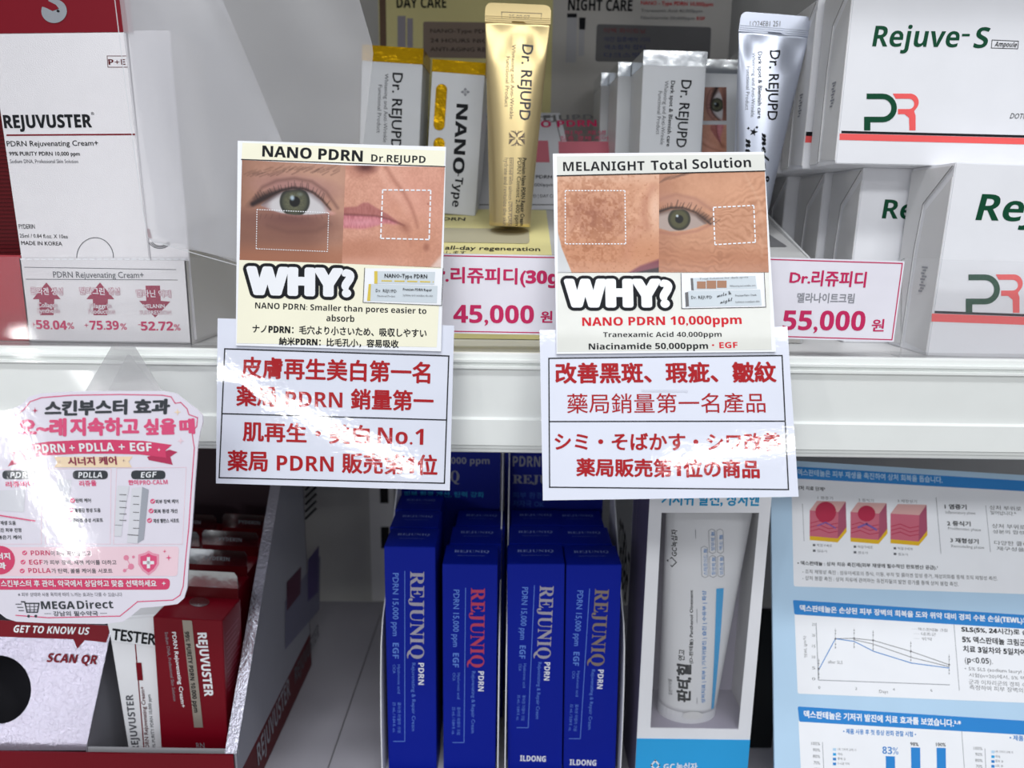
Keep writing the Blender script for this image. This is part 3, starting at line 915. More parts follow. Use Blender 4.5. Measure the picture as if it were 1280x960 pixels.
def eye1(x, y):
    c = skin(x, y, (172, 128, 108), 8)
    c = mixc(c, (132, 92, 74), smooth((335 - x) / 45) * .75)
    c = mixc(c, (196, 152, 130), ell(x, y, 398, 221, 32, 15, .7) * .7)
    c = mixc(c, (206, 160, 138), ell(x, y, 424, 250, 10, 30, .7) * .4)
    c = mixc(c, (126, 86, 72), smooth((y - 258) / 34) * .8 * smooth((428 - x) / 50))
    c = mixc(c, (168, 108, 80), smooth((y - 296) / 26) * .65)
    c = mixc(c, (104, 66, 62), ell(x, y, 362, 274, 50, 11, .8, 3) * .8)
    c = mixc(c, (122, 80, 70), ell(x, y, 372, 292, 46, 10, .8) * .5)
    c = mixc(c, (90, 60, 54), stroke(x, y, [(334, 282), (360, 290), (395, 289), (413, 280)], .8, .6, 4) * .35)
    c = mixc(c, (160, 116, 112), ell(x, y, 368, 234, 44, 13, .6, 6) * .85)
    c = mixc(c, (84, 54, 50), stroke(x, y, [(318, 248), (328, 234), (346, 226), (368, 223), (390, 227), (408, 240), (422, 260)], .6, .5, 3.2) * .75)
    for k in range(46):
        h1, h2, h3 = _tab[k, 3], _tab[k, 7], _tab[k, 11]
        bx = 304 + k * 2.5 + h1 * 3
        by = 216 - 7 * math.sin(k / 46 * 2.6) + h2 * 9
        c = mixc(c, (70, 48, 42), stroke(x, y, [(bx, by), (bx + 8 + h3 * 3, by - 3 - h1 * 3)], .35, .2, 1.1) * (.28 + .3 * h2))
    up = curve(x, [(326, 256), (336, 248), (346, 242), (358, 238), (374, 236), (388, 240), (400, 249), (410, 260), (417, 267)])
    lo = curve(x, [(326, 257), (338, 263), (352, 267), (368, 269), (384, 269), (400, 268), (411, 267), (417, 267)])
    m = smooth((y - up) / 2.4 + .3) * smooth((lo - y) / 2 + .3) * (x > 326) * (x < 417)
    c = mixc(c, (196, 192, 194), m)
    c = mixc(c, (128, 114, 116), m * smooth((up + 9 - y) / 9) * .8)
    c = mixc(c, (140, 118, 118), m * smooth((342 - x) / 12) * .7)
    c = mixc(c, (186, 140, 134), m * smooth((x - 402) / 12) * .8)
    r = np.hypot(x - 368.5, y - 252)
    th = np.arctan2(y - 252, x - 368.5)
    im = m * smooth((19.8 - r) / 2.5)
    c = mixc(c, (74, 76, 60), im)
    c = mixc(c, (108, 106, 80), im * (noise(th * 9, r * .35, 1, 5, 5) + .5) * smooth((15 - r) / 5) * .7)
    c = mixc(c, (36, 38, 36), im * smooth((r - 13.5) / 5) * .9)
    c = mixc(c, (44, 40, 38), im * smooth((up + 6 - y) / 6) * .7)
    c = mixc(c, (12, 12, 12), m * smooth((7.5 - r) / 2))
    c = mixc(c, (176, 196, 210), m * ell(x, y, 365.5, 247.5, 2.6, 3.0, .5) * .9)
    c = mixc(c, (120, 130, 130), m * ell(x, y, 375, 243, 3, 2, .6) * .5)
    c = mixc(c, (34, 22, 22), stroke(x, y, [(316, 255), (328, 249), (340, 243), (352, 238), (366, 235), (380, 236), (392, 241), (403, 250), (413, 262)], 2.6, .5, 1.8) * .95)
    c = mixc(c, (44, 28, 28), ell(x, y, 330, 247, 16, 5, .7, -26) * .85)
    for k in range(24):
        h1, h2 = _tab[k, 21], _tab[k, 25]
        bx = 322 + k * 3.7 + h1 * 2
        by = float(np.interp(bx, [316, 328, 340, 352, 366, 380, 392, 403, 413], [255, 249, 243, 238, 235, 236, 241, 250, 262]))
        ln = 5 + 5 * h2
        c = mixc(c, (36, 26, 26), stroke(x, y, [(bx, by), (bx + (bx - 372) * .10 + (h1 - .5) * 2, by - ln)], .45, .1, .8) * .65)
        if k % 2: c = mixc(c, (84, 56, 52), stroke(x, y, [(bx, 268), (bx + (bx - 366) * .05 + h1 * 2 - 1, 272 + 3 * h2)], .3, .1, .8) * .5)
    c = mixc(c, (150, 104, 100), stroke(x, y, [(330, 259), (345, 266), (368, 270), (395, 270), (415, 268)], .8, .8, 1.6) * .6)
    return mixc(c, (200, 148, 136), ell(x, y, 415, 266.5, 4.5, 2.4, .5) * .8)
def mouth1(x, y):
    c = skin(x, y, (206, 150, 128), 10)
    c = c + (noise(x, y, 1.6, 7, 7) * 16)[:, None]
    c = mixc(c, (216, 152, 134), ell(x, y, 520, 246, 36, 30, .8) * .5)
    c = mixc(c, (176, 116, 90), smooth((y - 292) / 16) * smooth((505 - x) / 50) * .6)
    c = mixc(c, (190, 128, 98), ell(x, y, 520, 306, 34, 26, .8) * .5)
    c = mixc(c, (220, 166, 146), smooth((y - 316) / 14) * smooth((520 - x) / 60) * .6)
    c = mixc(c, (82, 36, 34), ell(x, y, 457, 209, 12, 6, .7) * .9)
    c = mixc(c, (146, 88, 74), stroke(x, y, [(434, 208), (442, 219), (456, 219), (470, 213)], 2, 1, 5) * .5)
    c = mixc(c, (132, 76, 60), stroke(x, y, [(482, 208), (492, 224), (504, 240), (513, 256), (519, 272), (522, 284)], 1.0, .4, 3.4) * .6)
    c = mixc(c, (236, 186, 166), stroke(x, y, [(474, 212), (484, 228), (498, 246), (506, 262)], 2, 2, 6) * .5)
    c = mixc(c, (230, 178, 158), stroke(x, y, [(490, 208), (502, 228), (520, 250)], 2, 2, 6) * .4)
    c = mixc(c, (198, 138, 112), ell(x, y, 497, 262, 9, 8, .7) * .4)
    up = curve(x, [(430, 258), (446, 257), (454, 252), (460, 252), (468, 257), (482, 265), (494, 273), (504, 280)])
    md = curve(x, [(430, 268), (450, 269), (470, 270), (486, 274), (504, 281)])
    lo = curve(x, [(430, 286), (445, 287), (456, 287), (468, 284), (482, 280), (504, 283)])
    n2 = noise(x, y * .35, 1.4, 2, 2)
    t_ = smooth((y - up) / 4 + .2) * smooth((md - y) / 2 + .5) * (x < 504)
    c = mixc(c, (164, 98, 94), t_ * .9)
    lm = smooth((y - md) / 2 + .5) * smooth((lo - y) / 5 + .3) * smooth((502 - x) / 12)
    c = mixc(c, (190, 116, 122), lm)
    c = c + (n2 * 34 * np.maximum(lm, t_ * .5))[:, None]
    c = mixc(c, (222, 160, 168), lm * ell(x, y, 452, 278, 22, 4, .8) * .5)
    c = mixc(c, (92, 42, 44), stroke(x, y, [(430, 268), (450, 269), (470, 270), (486, 274), (505, 282)], .6, .3, 1.8) * .85)
    c = mixc(c, (140, 84, 68), ell(x, y, 506, 284, 7, 5, .8, 40) * .55)
    c = mixc(c, (160, 102, 82), stroke(x, y, [(506, 284), (512, 296), (514, 308)], .6, .3, 3) * .4)
    c = mixc(c, (142, 86, 70), ell(x, y, 533, 309, 3.5, 4.5, .6) * .6)
    c = mixc(c, (140, 76, 62), ell(x, y, 535, 255, 1.2, 1.2, .6) * .6)
    e = smooth((x + y * .9 - 835) / 8)
    return mixc(c, (232, 216, 208), e * .7)
def cheek(x, y):
    c = skin(x, y, (206, 154, 124), 9)
    c = mixc(c, (224, 186, 162), smooth((235 - y) / 18) * .55)
    c = mixc(c, (190, 128, 92), smooth((y - 285) / 30) * .6)
    inb = ell(x, y, 742, 268, 46, 46, .6)
    f = smooth((noise(x, y, 5, 4, 2) * .8 + noise(x, y, 2.6, 8, 1) + noise(x, y, 1.5, 3, 1) * .5) * 2.2 + .35)
    c = mixc(c, (156, 98, 66), f * inb * .62)
    c = mixc(c, (150, 92, 70), ell(x, y, 746, 266, 24, 16, .9, 25) * .5)
    c = mixc(c, (136, 78, 58), smooth((noise(x, y, 7, 1, 9)) * 4) * ell(x, y, 745, 270, 34, 28, .6) * .35)
    c = mixc(c, (160, 98, 64), smooth((noise(x, y, 4.4, 14, 3) + noise(x, y, 2.2, 1, 3) * .6) * 3.2) * ell(x, y, 736, 314, 40, 18, .6) * .55)
    c = mixc(c, (160, 100, 66), smooth(noise(x, y, 2.6, 4, 13) * 8 - 2) * .35)
    c = mixc(c, (158, 98, 78), stroke(x, y, [(817, 234), (807, 250), (804, 268), (809, 284)], 1, 1, 7) * .6)
    c = mixc(c, (236, 200, 178), ell(x, y, 819, 262, 6, 18, .8) * .6)
    c = mixc(c, (186, 126, 104), stroke(x, y, [(798, 285), (788, 302), (782, 322)], 2, 2, 8) * .45)
    c = mixc(c, (122, 60, 72), smooth((y - curve(x, [(776, 344), (800, 330), (823, 322)])) / 5) * smooth((x - 776) / 6))
    c = mixc(c, (38, 20, 28), smooth((y - curve(x, [(765, 345), (800, 338), (823, 333)])) / 3) * (x > 770))
    b = smooth((curve(y, [(215, 690), (285, 697), (310, 703), (342, 716)]) - x) / 1.8)
    return mixc(c, (200, 202, 204), b)
def eye2(x, y):
    c = skin(x, y, (194, 142, 112), 10)
    c = mixc(c, (160, 108, 84), smooth((856 - x) / 30) * .6)
    c = mixc(c, (214, 160, 128), ell(x, y, 918, 240, 36, 16, .8) * .6)
    c = mixc(c, (176, 118, 88), smooth((y - 300) / 24) * .7)
    wv = noise(x, y, 9, 5, 5) * 7
    d1 = (y - 272) / np.maximum(x - 868, 6)
    w1 = np.sin(d1 * 44 + wv * 1.3 + noise(x, y, 4, 2, 8) * 3) * smooth((x - 880) / 20) * smooth(1.25 - abs(d1) * 1.3)
    w2 = np.sin((y + wv - .15 * (x - 823) + .0022 * (x - 860) ** 2) * .8 + noise(x, y, 5, 3, 3) * 4) * smooth((y - 292) / 10)
    c = c + (np.where(w1 < 0, w1 * 22, w1 * 8) * (noise(x, y, 12, 6, 6) + .7) * .8)[:, None] + (np.where(w2 < 0, w2 * 11, w2 * 5) * (noise(x, y, 14, 9, 6) + .7) * (1 - smooth((x - 905) / 20) * .6))[:, None] * np.array([1, .9, .8])
    for k in range(16):
        h1 = _tab[k, 33]
        c = mixc(c, (84, 58, 48), stroke(x, y, [(823 + k * 2.2, 227 - k * .7 + h1 * 3), (832 + k * 2.6, 220 - k * .4 + h1 * 2)], .3, .2, 1.1) * .45)
    c = mixc(c, (130, 84, 72), stroke(x, y, [(823, 250), (845, 243), (870, 249), (892, 264)], .6, .6, 3) * .6)
    c = mixc(c, (178, 130, 112), ell(x, y, 850, 252, 30, 7, .7, 8) * .6)
    up = curve(x, [(823, 266), (838, 262), (854, 261), (870, 267), (884, 279)])
    lo = curve(x, [(823, 286), (838, 290), (856, 289), (872, 285), (884, 280)])
    m = smooth((y - up) / 3 + .2) * smooth((lo - y) / 2.5 + .2) * (x < 884)
    c = mixc(c, (168, 150, 142), m)
    c = mixc(c, (110, 88, 80), m * smooth((up + 7 - y) / 7) * .8)
    r = np.hypot(x - 849, y - 274)
    c = mixc(c, (78, 76, 50), m * smooth((14.5 - r) / 2.5))
    c = mixc(c, (30, 30, 24), m * smooth((15 - r) / 2) * smooth((r - 9) / 5) * .85)
    c = mixc(c, (12, 12, 12), m * smooth((6 - r) / 2))
    c = mixc(c, (190, 200, 205), m * ell(x, y, 846.5, 270, 1.6, 1.6, .5))
    c = mixc(c, (34, 22, 20), stroke(x, y, [(823, 265), (838, 260), (854, 260), (870, 266), (888, 280)], 1.6, .5, 1.8) * .95)
    for k in range(26):
        h1, h2 = _tab[k, 41], _tab[k, 45]
        bx = 823 + k * 2.7 + h1 * 2
        by = float(np.interp(bx, [823, 838, 854, 870, 888], [265, 260, 260, 266, 280]))
        c = mixc(c, (34, 24, 22), stroke(x, y, [(bx, by), (bx + (bx - 840) * .12 + h1 * 3, by - 4 - 6 * h2)], .4, .1, .9) * .6)
    c = mixc(c, (52, 36, 32), ell(x, y, 880, 272, 10, 4, .8, 35) * .6)
    c = mixc(c, (146, 92, 80), stroke(x, y, [(823, 290), (845, 293), (870, 289), (886, 282)], .8, .8, 2.4) * .6)
    return mixc(c, (222, 188, 164), stroke(x, y, [(930, 215), (948, 250), (955, 290), (952, 320)], .6, .4, 2.4) * .3)
def paint_small(cx, cy, s):
    def f(x, y):
        return eye1((x - cx) * s + 366, (y - cy) * s + 252)
    return f
g = paint_quad(F, [(880, 109), (908, 109), (908, 151), (879, 151)], lambda x, y: eye1((y - 130) * 2.2 + 366, (x - 896) * 2.2 + 252), 40, 40)
T.part('photo', g, SKIN, b)
g = paint_quad(F, [(878, 156), (908, 156), (908, 195), (877, 195)], lambda x, y: mouth1((y - 175) * 2.2 + 490, (x - 892) * 2 + 262), 30, 30)
T.part('photo', g, SKIN, b)
T.done()

# ================================================================ tubes
def ss(t): t = max(0, min(1, t)); return t * t * (3 - 2 * t)
def tube(name, label, O, H, wt, wb, m, lean=0, crimp=.012, ang=0, capm=None, cap_h=0, tb=None, creases=True, roll=0):
    """tube with flat crimped end at the top; O = middle of the bottom; faces -Y"""
    T = Thing(name, label, 'tube')
    a = math.radians(lean); r = math.radians(roll)
    V = Vector((math.sin(r), math.sin(a), math.cos(a))).normalized()
    U = Vector((math.cos(r), 0, -math.sin(r))).normalized()
    F = Face(O, U, V)
    tb = tb or wb / 2 * .92
    def prm(v):
        t = v / H
        k = ss((t - .02) / .98)
        wdt = wb / 2 + (wt / 2 - wb / 2) * (t ** 1.1)
        th = max(.0009, tb * (1 - t ** 1.9))
        return wdt, th
    def drape(u, v):
        a_, b_ = prm(min(max(v, 0), H))
        q = max(0, 1 - (abs(u) / a_) ** 2.2)
        d = b_ * q ** .5
        if creases and v > H * .80: d += .0011 * math.sin(u / a_ * 5.5 + 1.0) * math.sin(min(1, (v - H * .80) / (H * .20)) * math.pi)
        return d
    rings = []
    N = 40
    M = 48
    for j in range(M + 1):
        v = H * j / M
        a_, b_ = prm(v)
        rg = []
        for i in range(N):
            th = 2 * math.pi * i / N
            cu, sv = math.cos(th), math.sin(th)
            u = a_ * math.copysign(abs(cu) ** (2 / 2.2), cu)
            d = b_ * math.copysign((max(0, 1 - (abs(u) / a_) ** 2.2)) ** .5, sv)
            if creases and v > H * .80:
                k = (v - H * .80) / (H * .20)
                d += .0011 * math.sin(u / a_ * 5.5 + 1.0) * math.sin(k * math.pi) * (1 if sv > 0 else .3)
            rg.append(F.O + F.U * u + F.V * v + F.N * d)
        rings.append(rg)
    body = T.part('body', G().loft(rings), m, smooth=True)
    # crimp: flat ribbed strip with rounded corners
    g = G()
    cr = .004
    out = [(-wt / 2, H - .001), (wt / 2, H - .001)]
    for k in range(6): out.append((wt / 2 - cr + cr * math.cos(k * math.pi / 10), H + crimp - cr + cr * math.sin(k * math.pi / 10)))
    for k in range(6): out.append((-wt / 2 + cr - cr * math.sin(k * math.pi / 10), H + crimp - cr + cr * math.cos(k * math.pi / 10)))
    g.slab(F, out, .0009, -.0009)
    cp = T.part('crimp', g, m)
    g = G()
    for k in range(3): g.slab(F, [(-wt / 2 + .0004, H + .0012 * k), (wt / 2 - .0004, H + .0012 * k), (wt / 2 - .0004, H + .0012 * k + .0005), (-wt / 2 + .0004, H + .0012 * k + .0005)], .0014, -.0014)
    T.part('crimp_rib', g, m, cp)
    F2 = Face(O, U, V)
    F2.drape = drape
    return T, F, F2, body, cp
# gold tube standing on the yellow deck
Yg = .108
O = at(637, 283, Yg); O.z = zdeck(Yg) + .0008 if False else O.z
H = (at(650, 27, Yg).z - O.z)
pt_ = at(650, 27, Yg)
wt = (at(691, 24, Yg) - at(609, 24, Yg)).length
wb = (at(663, 278, Yg - .01) - at(611, 278, Yg - .01)).length
T, F, F2, b, cp = tube('cream_tube', 'satin gold cream tube standing crimp-up on the pale yellow deck', O, H, wt, wb, GOLD, roll=1.6, crimp=.0105)
rows = [('Dr. REJUPD', 653, 57, 649, 152, 14, INKG, 'r', .012), ('Whitening and Anti-Wrinkle', 640, 57, 637, 151, 5, TAUPE, 'n', .0), ('Functional Product', 633, 72, 631, 136, 5, TAUPE),
        ('Premium Nano PDRN Repair Cream', 653, 199, 650, 282, 5, DARK, 'b'), ('PDRN Content 2,400 ppm', 647, 199, 644, 282, 5, DARK), ('Enriched with salmon DNA PDRN', 637, 199, 635, 282, 5, TAUPE), ('hydrate and revitalize the skin', 631, 199, 629, 282, 5, TAUPE)]
prints(T, F2, rows, b)
g = G()
for sx in (-1, 1):
    for k in range(4):
        d = 2 + k * 2.2
        g.line(F2, [(646 + sx * (9.5), 175 - d * .8 + 0), (646 + sx * (1.5 + d * .35), 175 - .8)], .8, .0003)
        g.line(F2, [(646 + sx * (9.5), 175 + d * .8), (646 + sx * (1.5 + d * .35), 175 + .8)], .8, .0003)
for sy in (-1, 1):
    for k in range(3):
        d = 2 + k * 2.4
        g.line(F2, [(646 - d, 175 + sy * 9), (646, 175 + sy * (2 + k * 2)), (646 + d, 175 + sy * 9)], .8, .0003)
T.part('cross_emblem', g, TAUPE, b)
g = G().line(F2, [(641.5, 199), (639.5, 281)], .6, .0003)
T.part('rule', g, TAUPE, b)
F3 = Face(F.O + F.N * .0009, F.U, F.V)
T.part('date_stamp', G().line(F3, [(627, 15), (677, 17), (676, 25), (627, 23)], .8, closed=True).text(F3, '25.08.07', 636, 23, 662, 24, 5, 'r'), TAUPE, cp)
T.done()
# silver tube
Ys = .100
O = at(934, 288, Ys)
H = (at(950, 40, Ys).z - O.z)
wt = (at(996, 38, Ys) - at(907, 36, Ys)).length
wb = (at(955, 278, Ys) - at(914, 278, Ys)).length
T, F, F2, b, cp = tube('cream_tube', 'satin silver cream tube standing crimp-up beside the white ampoule boxes', O, H, wt, wb, SILTUBE, roll=3.4, crimp=.0108)
prints(T, F2, [('Dr. REJUPD', 961, 64, 955, 152, 13, DARK, 'r', .01), ('Dark spot & Blemish care', 947, 65, 943, 150, 5, DARK, 'b'), ('Whitening and Anti-Wrinkle', 940, 66, 935, 148, 4.5, INKG), ('Functional Product', 932, 84, 929, 139, 4.5, INKG),
               ('mela &', 948, 168, 946, 232, 11, DARK, 'c', .02), ('night', 929, 175, 926, 225, 12, DARK, 'c', .02), ('★', 934, 162, 934, 172, 8, DARK), ('✦', 940, 159, 940, 163, 4, DARK), ('✦', 930, 160, 930, 164, 4, DARK)], b)
F3 = Face(F.O + F.N * .0009, F.U, F.V)
T.part('date_stamp', G().text(F3, 'LO24E81 251', 937, 33, 975, 33, 7, 'r'), GREYP, cp)
T.done()

# ================================================================ price labels
def pricecard(q, Y, label, lean=0, yaw=0):
    F = plane(q[3][0], q[3][1], Y, lean, yaw)
    r = rectfit(F, q)
    T = Thing('price_label', label, 'price tag')
    b = T.part('card', G().slab(F, r, 0, -.0012), mat('price_card_white', 'ebe9f2', .35, coat=.6, coatr=.15, bump=(25, .001, 2)))
    k = (r[1] - r[0]).normalized(); n = Vector((-k.y, k.x))
    g = G()
    s, tk = .0009, .0006
    i = [r[0] + k * s - n * s, r[1] - k * s - n * s, r[2] - k * s + n * s, r[3] + k * s + n * s]
    j = [p + d for p, d in zip(i, (k * tk - n * tk, -k * tk - n * tk, -k * tk + n * tk, k * tk + n * tk))]
    for a in range(4):
        g.flat(F, [i[a], i[(a + 1) % 4], j[(a + 1) % 4], j[a]][::-1], .0001)
    T.part('border', g, PINK, b)
    g = G().slab(F, [(r[3] + k * .01), (r[3] + k * .03), (r[3] + k * .03 - n * .014), (r[3] + k * .01 - n * .014)], -.0014, -.0034)
    return T, F, b
T, F, b = pricecard([(545, 317), (750, 320), (748, 420), (543, 416)], .004, 'white price card with pink border showing 45,000 won between the two signs')
prints(T, F, [('Dr.리쥬피디(30g)', 530, 356, 705, 360, 23, PINK, 'r', .03), ('45,000', 567, 403, 667, 404, 22, PINK, 'b', .01), ('원', 676, 403, 690, 403, 14, PINK, 'r', .03)], b)
T.done()
T, F, b = pricecard([(930, 320), (1129, 327), (1119, 427), (925, 422)], -.001, 'white price card with pink border showing 55,000 won beside the clear fence')
prints(T, F, [('Dr.', 987, 353, 1012, 354, 13, PINK, 'r', .03), ('리쥬피디', 1014, 357, 1081, 359, 19, PINK, 'r', .03), ('멜라나이트크림', 996, 378, 1067, 379, 12, LGREY, 'r', .02), ('55,000', 978, 412, 1080, 413, 24, PINK, 'b', .01), ('원', 1089, 414, 1104, 414, 15, PINK, 'r', .02)], b)
T.done()

# ================================================================ the two big signs
def bigsign(label, cardq, sheetq, anchor, lean, rows, lines, cardmat):
    F = plane(*anchor, lean=lean)
    T = Thing('shelf_sign', label, 'sign')
    FS = Face(F.O - F.N * .0012, F.U, F.V)
    rs = rectfit(FS, sheetq)
    sh = T.part('lower_sheet', G().slab(FS, rs, 0, -.0009), LAM, label='laminated white sheet with four red lines')
    rc = rectfit(F, cardq)
    cd_ = T.part('upper_card', G().slab(F, rc, .0004, -.0008), PAPER, label='printed card glued over the top of the sheet')
    prints(T, FS, rows, sh, res=3)
    g = G()
    for l in lines: g.line(FS, l, 1.6)
    T.part('table_line', g, DARK, sh)
    FC = Face(F.O + F.N * .0004, F.U, F.V)
    # strut behind that hooks over the price rail
    m = (rs[0] + rs[1]) / 2
    pz = -.014
    p = FS.pt(m.x, m.y, -.0009)
    vv = (pz - FS.O.z) / FS.V.z
    p = FS.pt(m.x, vv, -.001)
    g = G().abox((p.x - .012, p.y, pz - .004), (p.x + .012, -.0092, pz + .004))
    T.part('mounting_block', g, ACR)
    return T, FC, cd_
CARDL = [(299.5, 175), (560, 185), (549, 438), (293, 433)]
SHL = [(277, 397), (572, 408), (558, 612), (265, 605)]
rowsL = [('皮膚再生美白第一名', 302, 472, 537, 479, 26, RED, 'r', .028), ('薬局', 296, 507, 345, 508, 25, RED, 'r', .028), ('PDRN', 357, 508, 428, 509.5, 19, RED, 'b', 0), ('銷量第一', 439, 511, 541, 514, 25, RED, 'r', .028),
         ('肌再生・美白', 304, 551, 461, 556, 24, RED, 'r', .028), ('No.1', 472, 554, 529, 556, 20, RED, 'b'), ('薬局', 285, 588, 334, 589, 25, RED, 'r', .028), ('PDRN', 346, 588, 417, 589.5, 19, RED, 'b'), ('販売第1位', 428, 591, 546, 594, 25, RED, 'r', .028)]
linL = [[(281, 436), (561, 445)], [(561, 445), (555.5, 604)], [(555.5, 604), (274, 597)], [(274, 597), (281, 436)], [(278, 517), (558, 525)]]
T, FC, cd_ = bigsign('sign with cream card showing WHY and a dark-circled eye, over a red-lettered sheet', CARDL, SHL, (415, 430, -.024), 9, rowsL, linL, LAMC)
g = G().fpx(FC, [(303, 178.5), (556.5, 188.5), (555, 208), (302, 199)]); T.part('title_band', g, LAMC, cd_)
g = G().fpx(FC, [(299, 325), (551.5, 334), (546, 434), (296, 429)]); T.part('text_band', g, LAMC, cd_)
g = paint_quad(FC, [(302.5, 200), (432, 206.5), (427.5, 329.5), (299.5, 325)], eye1, 200, 190, .0001); T.part('eye_photo', g, SKIN, cd_)
g = paint_quad(FC, [(432, 206.5), (556, 209), (551, 335), (427.5, 329.5)], mouth1, 190, 190, .0001); T.part('mouth_photo', g, SKIN, cd_)
g = G().line(FC, [(302, 199.3), (556, 208.3)], 1.2).line(FC, [(456, 335), (454, 378), (552, 382), (554, 335.5)], .7, .0004)
prints(T, FC, [('NANO PDRN', 328, 195.5, 453, 202, 13.5, DARK, 'b', .012), ('Dr.REJUPD', 464, 202, 532, 204, 9, DARK, 'b'),
               ('NANO PDRN: Smaller than pores easier to', 319, 385.5, 533, 392.5, 7.5, DARK, 'b'), ('absorb', 408, 401.5, 443, 402.5, 8, DARK, 'b'),
               ('ナノPDRN：毛穴より小さいため、吸収しやすい', 316, 416, 533, 422, 10.5, DARK, 'r', .03), ('納米PDRN：比毛孔小，容易吸收', 349, 431.5, 498, 435, 10, DARK, 'r', .03)], cd_)
T.part('frame_line', g, DARK, cd_)
def why(T, FC, cd_, x0, y0, x1, y1, h, tail=None):
    g = G()
    V, Fc = glyphs(conv('WHY?', 'b'), 4)
    g.text(FC, 'WHY?', x0, y0, x1, y1, h, 'b', bold=.155, lift=.0002, ring=True)
    T.part('headline_outline', g, DARK, cd_)
    g = G().text(FC, 'WHY?', x0, y0, x1, y1, h, 'b', bold=.062, lift=.00035, res=4, ring=True)
    T.part('headline', g, WHITE, cd_, label='white headline letters')
why(T, FC, cd_, 311, 366, 440, 369, 31)
g = G().fpx(FC, [(456.5, 335.5), (553.3, 336), (552, 381.5), (454.5, 378)], .0002); T.part('product_picture', g, PAPER, cd_)
g = G().fpx(FC, [(468, 339), (544, 340), (543, 356), (468, 354.5)], .0003).fpx(FC, [(461, 355), (547, 357.5), (546, 379), (460, 376)], .0003); T.part('pictured_pack', g, mat('pack_white', 'cdd6dc', .5), cd_)
g = G().fpx(FC, [(468, 339), (472, 339), (472, 354.5), (468, 354.5)], .0004).fpx(FC, [(461, 355), (464, 355), (463, 376), (459, 376)], .0004).line(FC, [(477, 351), (542, 352.5)], 1.6, .0004, dash=(13, 3)); T.part('pictured_gold', g, mat('gold_print', 'd8c050', .5), cd_)
prints(T, FC, [('NANO-Type PDRN', 481, 347, 534, 348, 5, DARK, 'b'), ('Dr. REJUPD', 470, 365, 496, 366, 4, DARK), ('Premium PDRN Repair', 504, 363, 540, 364, 3, DARK, 'b'), ('Functional Product', 472, 371, 494, 371.5, 2.5, GREYP), ('hydrates and revitalizes the skin', 504, 370, 541, 371, 2.5, GREYP)], cd_, res=1, lift=.0006)
g = G().line(FC, [(321.5, 262), (411, 266), (409.5, 314.5), (320.5, 311)], 1.0, .0003, closed=True, dash=(1.6, 1.4)); T.part('dotted_frame', g, PAPER, cd_)
g = G().line(FC, [(478.5, 237.5), (538.5, 238), (536.5, 299.5), (476, 298)], 1.7, .0003, closed=True, dash=(5, 2)); T.part('dashed_frame', g, PAPER, cd_)
T.done()
glossify(T.parts[0][8], LAM)

CARDR = [(693, 192.5), (957.5, 190), (967, 440), (693.5, 442.5)]
SHR = [(676, 414), (986, 407), (996.5, 622.5), (677, 624)]
rowsR = [('改善黑斑、瑕疵、皺紋', 695, 479, 970, 477.5, 25, RED, 'r', .034), ('藥局銷量第一名產品', 709, 517, 957, 516, 25, RED, 'r', 0.004),
         ('シミ・そばかす・シワ改善', 694, 563, 976, 563.5, 22, RED, 'r', .028), ('薬局販売第1位の商品', 721, 595, 949, 597.5, 22, RED, 'r', .034)]
linR = [[(686, 448), (977.5, 444.5)], [(977.5, 444.5), (985.5, 612)], [(985.5, 612), (687, 609)], [(687, 609), (686, 448)], [(686.5, 527), (981, 526.5)]]
T, FC, cd_ = bigsign('sign with pale grey card showing WHY and a freckled cheek, over a red-lettered sheet', CARDR, SHR, (826, 430, -.032), 20, rowsR, linR, LAMG)
g = G().fpx(FC, [(696, 195.5), (955, 193), (956, 214), (696.5, 220)]); T.part('title_band', g, LAMG, cd_)
g = G().fpx(FC, [(697, 340), (961, 340), (964.5, 437.5), (696.5, 440)]); T.part('text_band', g, LAMG, cd_)
g = paint_quad(FC, [(696.5, 220), (824, 217), (823.5, 341), (697.5, 341.5)], cheek, 190, 190, .0001); T.part('cheek_photo', g, SKIN, cd_)
g = paint_quad(FC, [(824, 217), (956, 214), (961, 341), (823.5, 341)], eye2, 200, 190, .0001); T.part('eye_photo', g, SKIN, cd_)
g = G().line(FC, [(696.5, 220), (956, 214)], 1.2, .0004).line(FC, [(851, 342), (852, 386), (957, 384), (955, 341)], .7, .0004)
T.part('frame_line', g, DARK, cd_)
prints(T, FC, [('MELANIGHT', 704, 214, 806, 213, 11.5, DARK, 'b', .0), ('Total Solution', 814, 213, 939, 209, 12, DARK, 'b', .0),
               ('NANO PDRN 10,000ppm', 728, 407.5, 927, 405, 10.5, REDB, 'b', .012), ('Tranexamic Acid 40,000ppm', 754, 421.5, 902, 421, 6.2, DARK, 'b'), ('Niacinamide 50,000ppm', 736, 437, 885, 436, 7.5, DARK, 'b', .01),
               ('・EGF', 890, 435.5, 922, 435, 7.5, REDB, 'b', .01)], cd_)
why(T, FC, cd_, 708, 382, 838, 382, 31)
g = G().fpx(FC, [(851.5, 342), (955, 341.5), (957, 384), (852.5, 386)], .0002); T.part('product_picture', g, PAPER, cd_)
g = G().fpx(FC, [(863, 348), (944, 345), (946, 361), (864, 363)], .0003).fpx(FC, [(860, 364), (950, 362), (952, 382), (861, 384)], .0003); T.part('pictured_pack', g, mat('pack_white', 'cdd6dc', .5), cd_)
g = G().fpx(FC, [(863, 348), (866, 348), (867, 363), (864, 363)], .0004).fpx(FC, [(856, 366), (860, 365), (861, 383), (857, 384)], .0004); T.part('pictured_cap', g, GREYP, cd_)
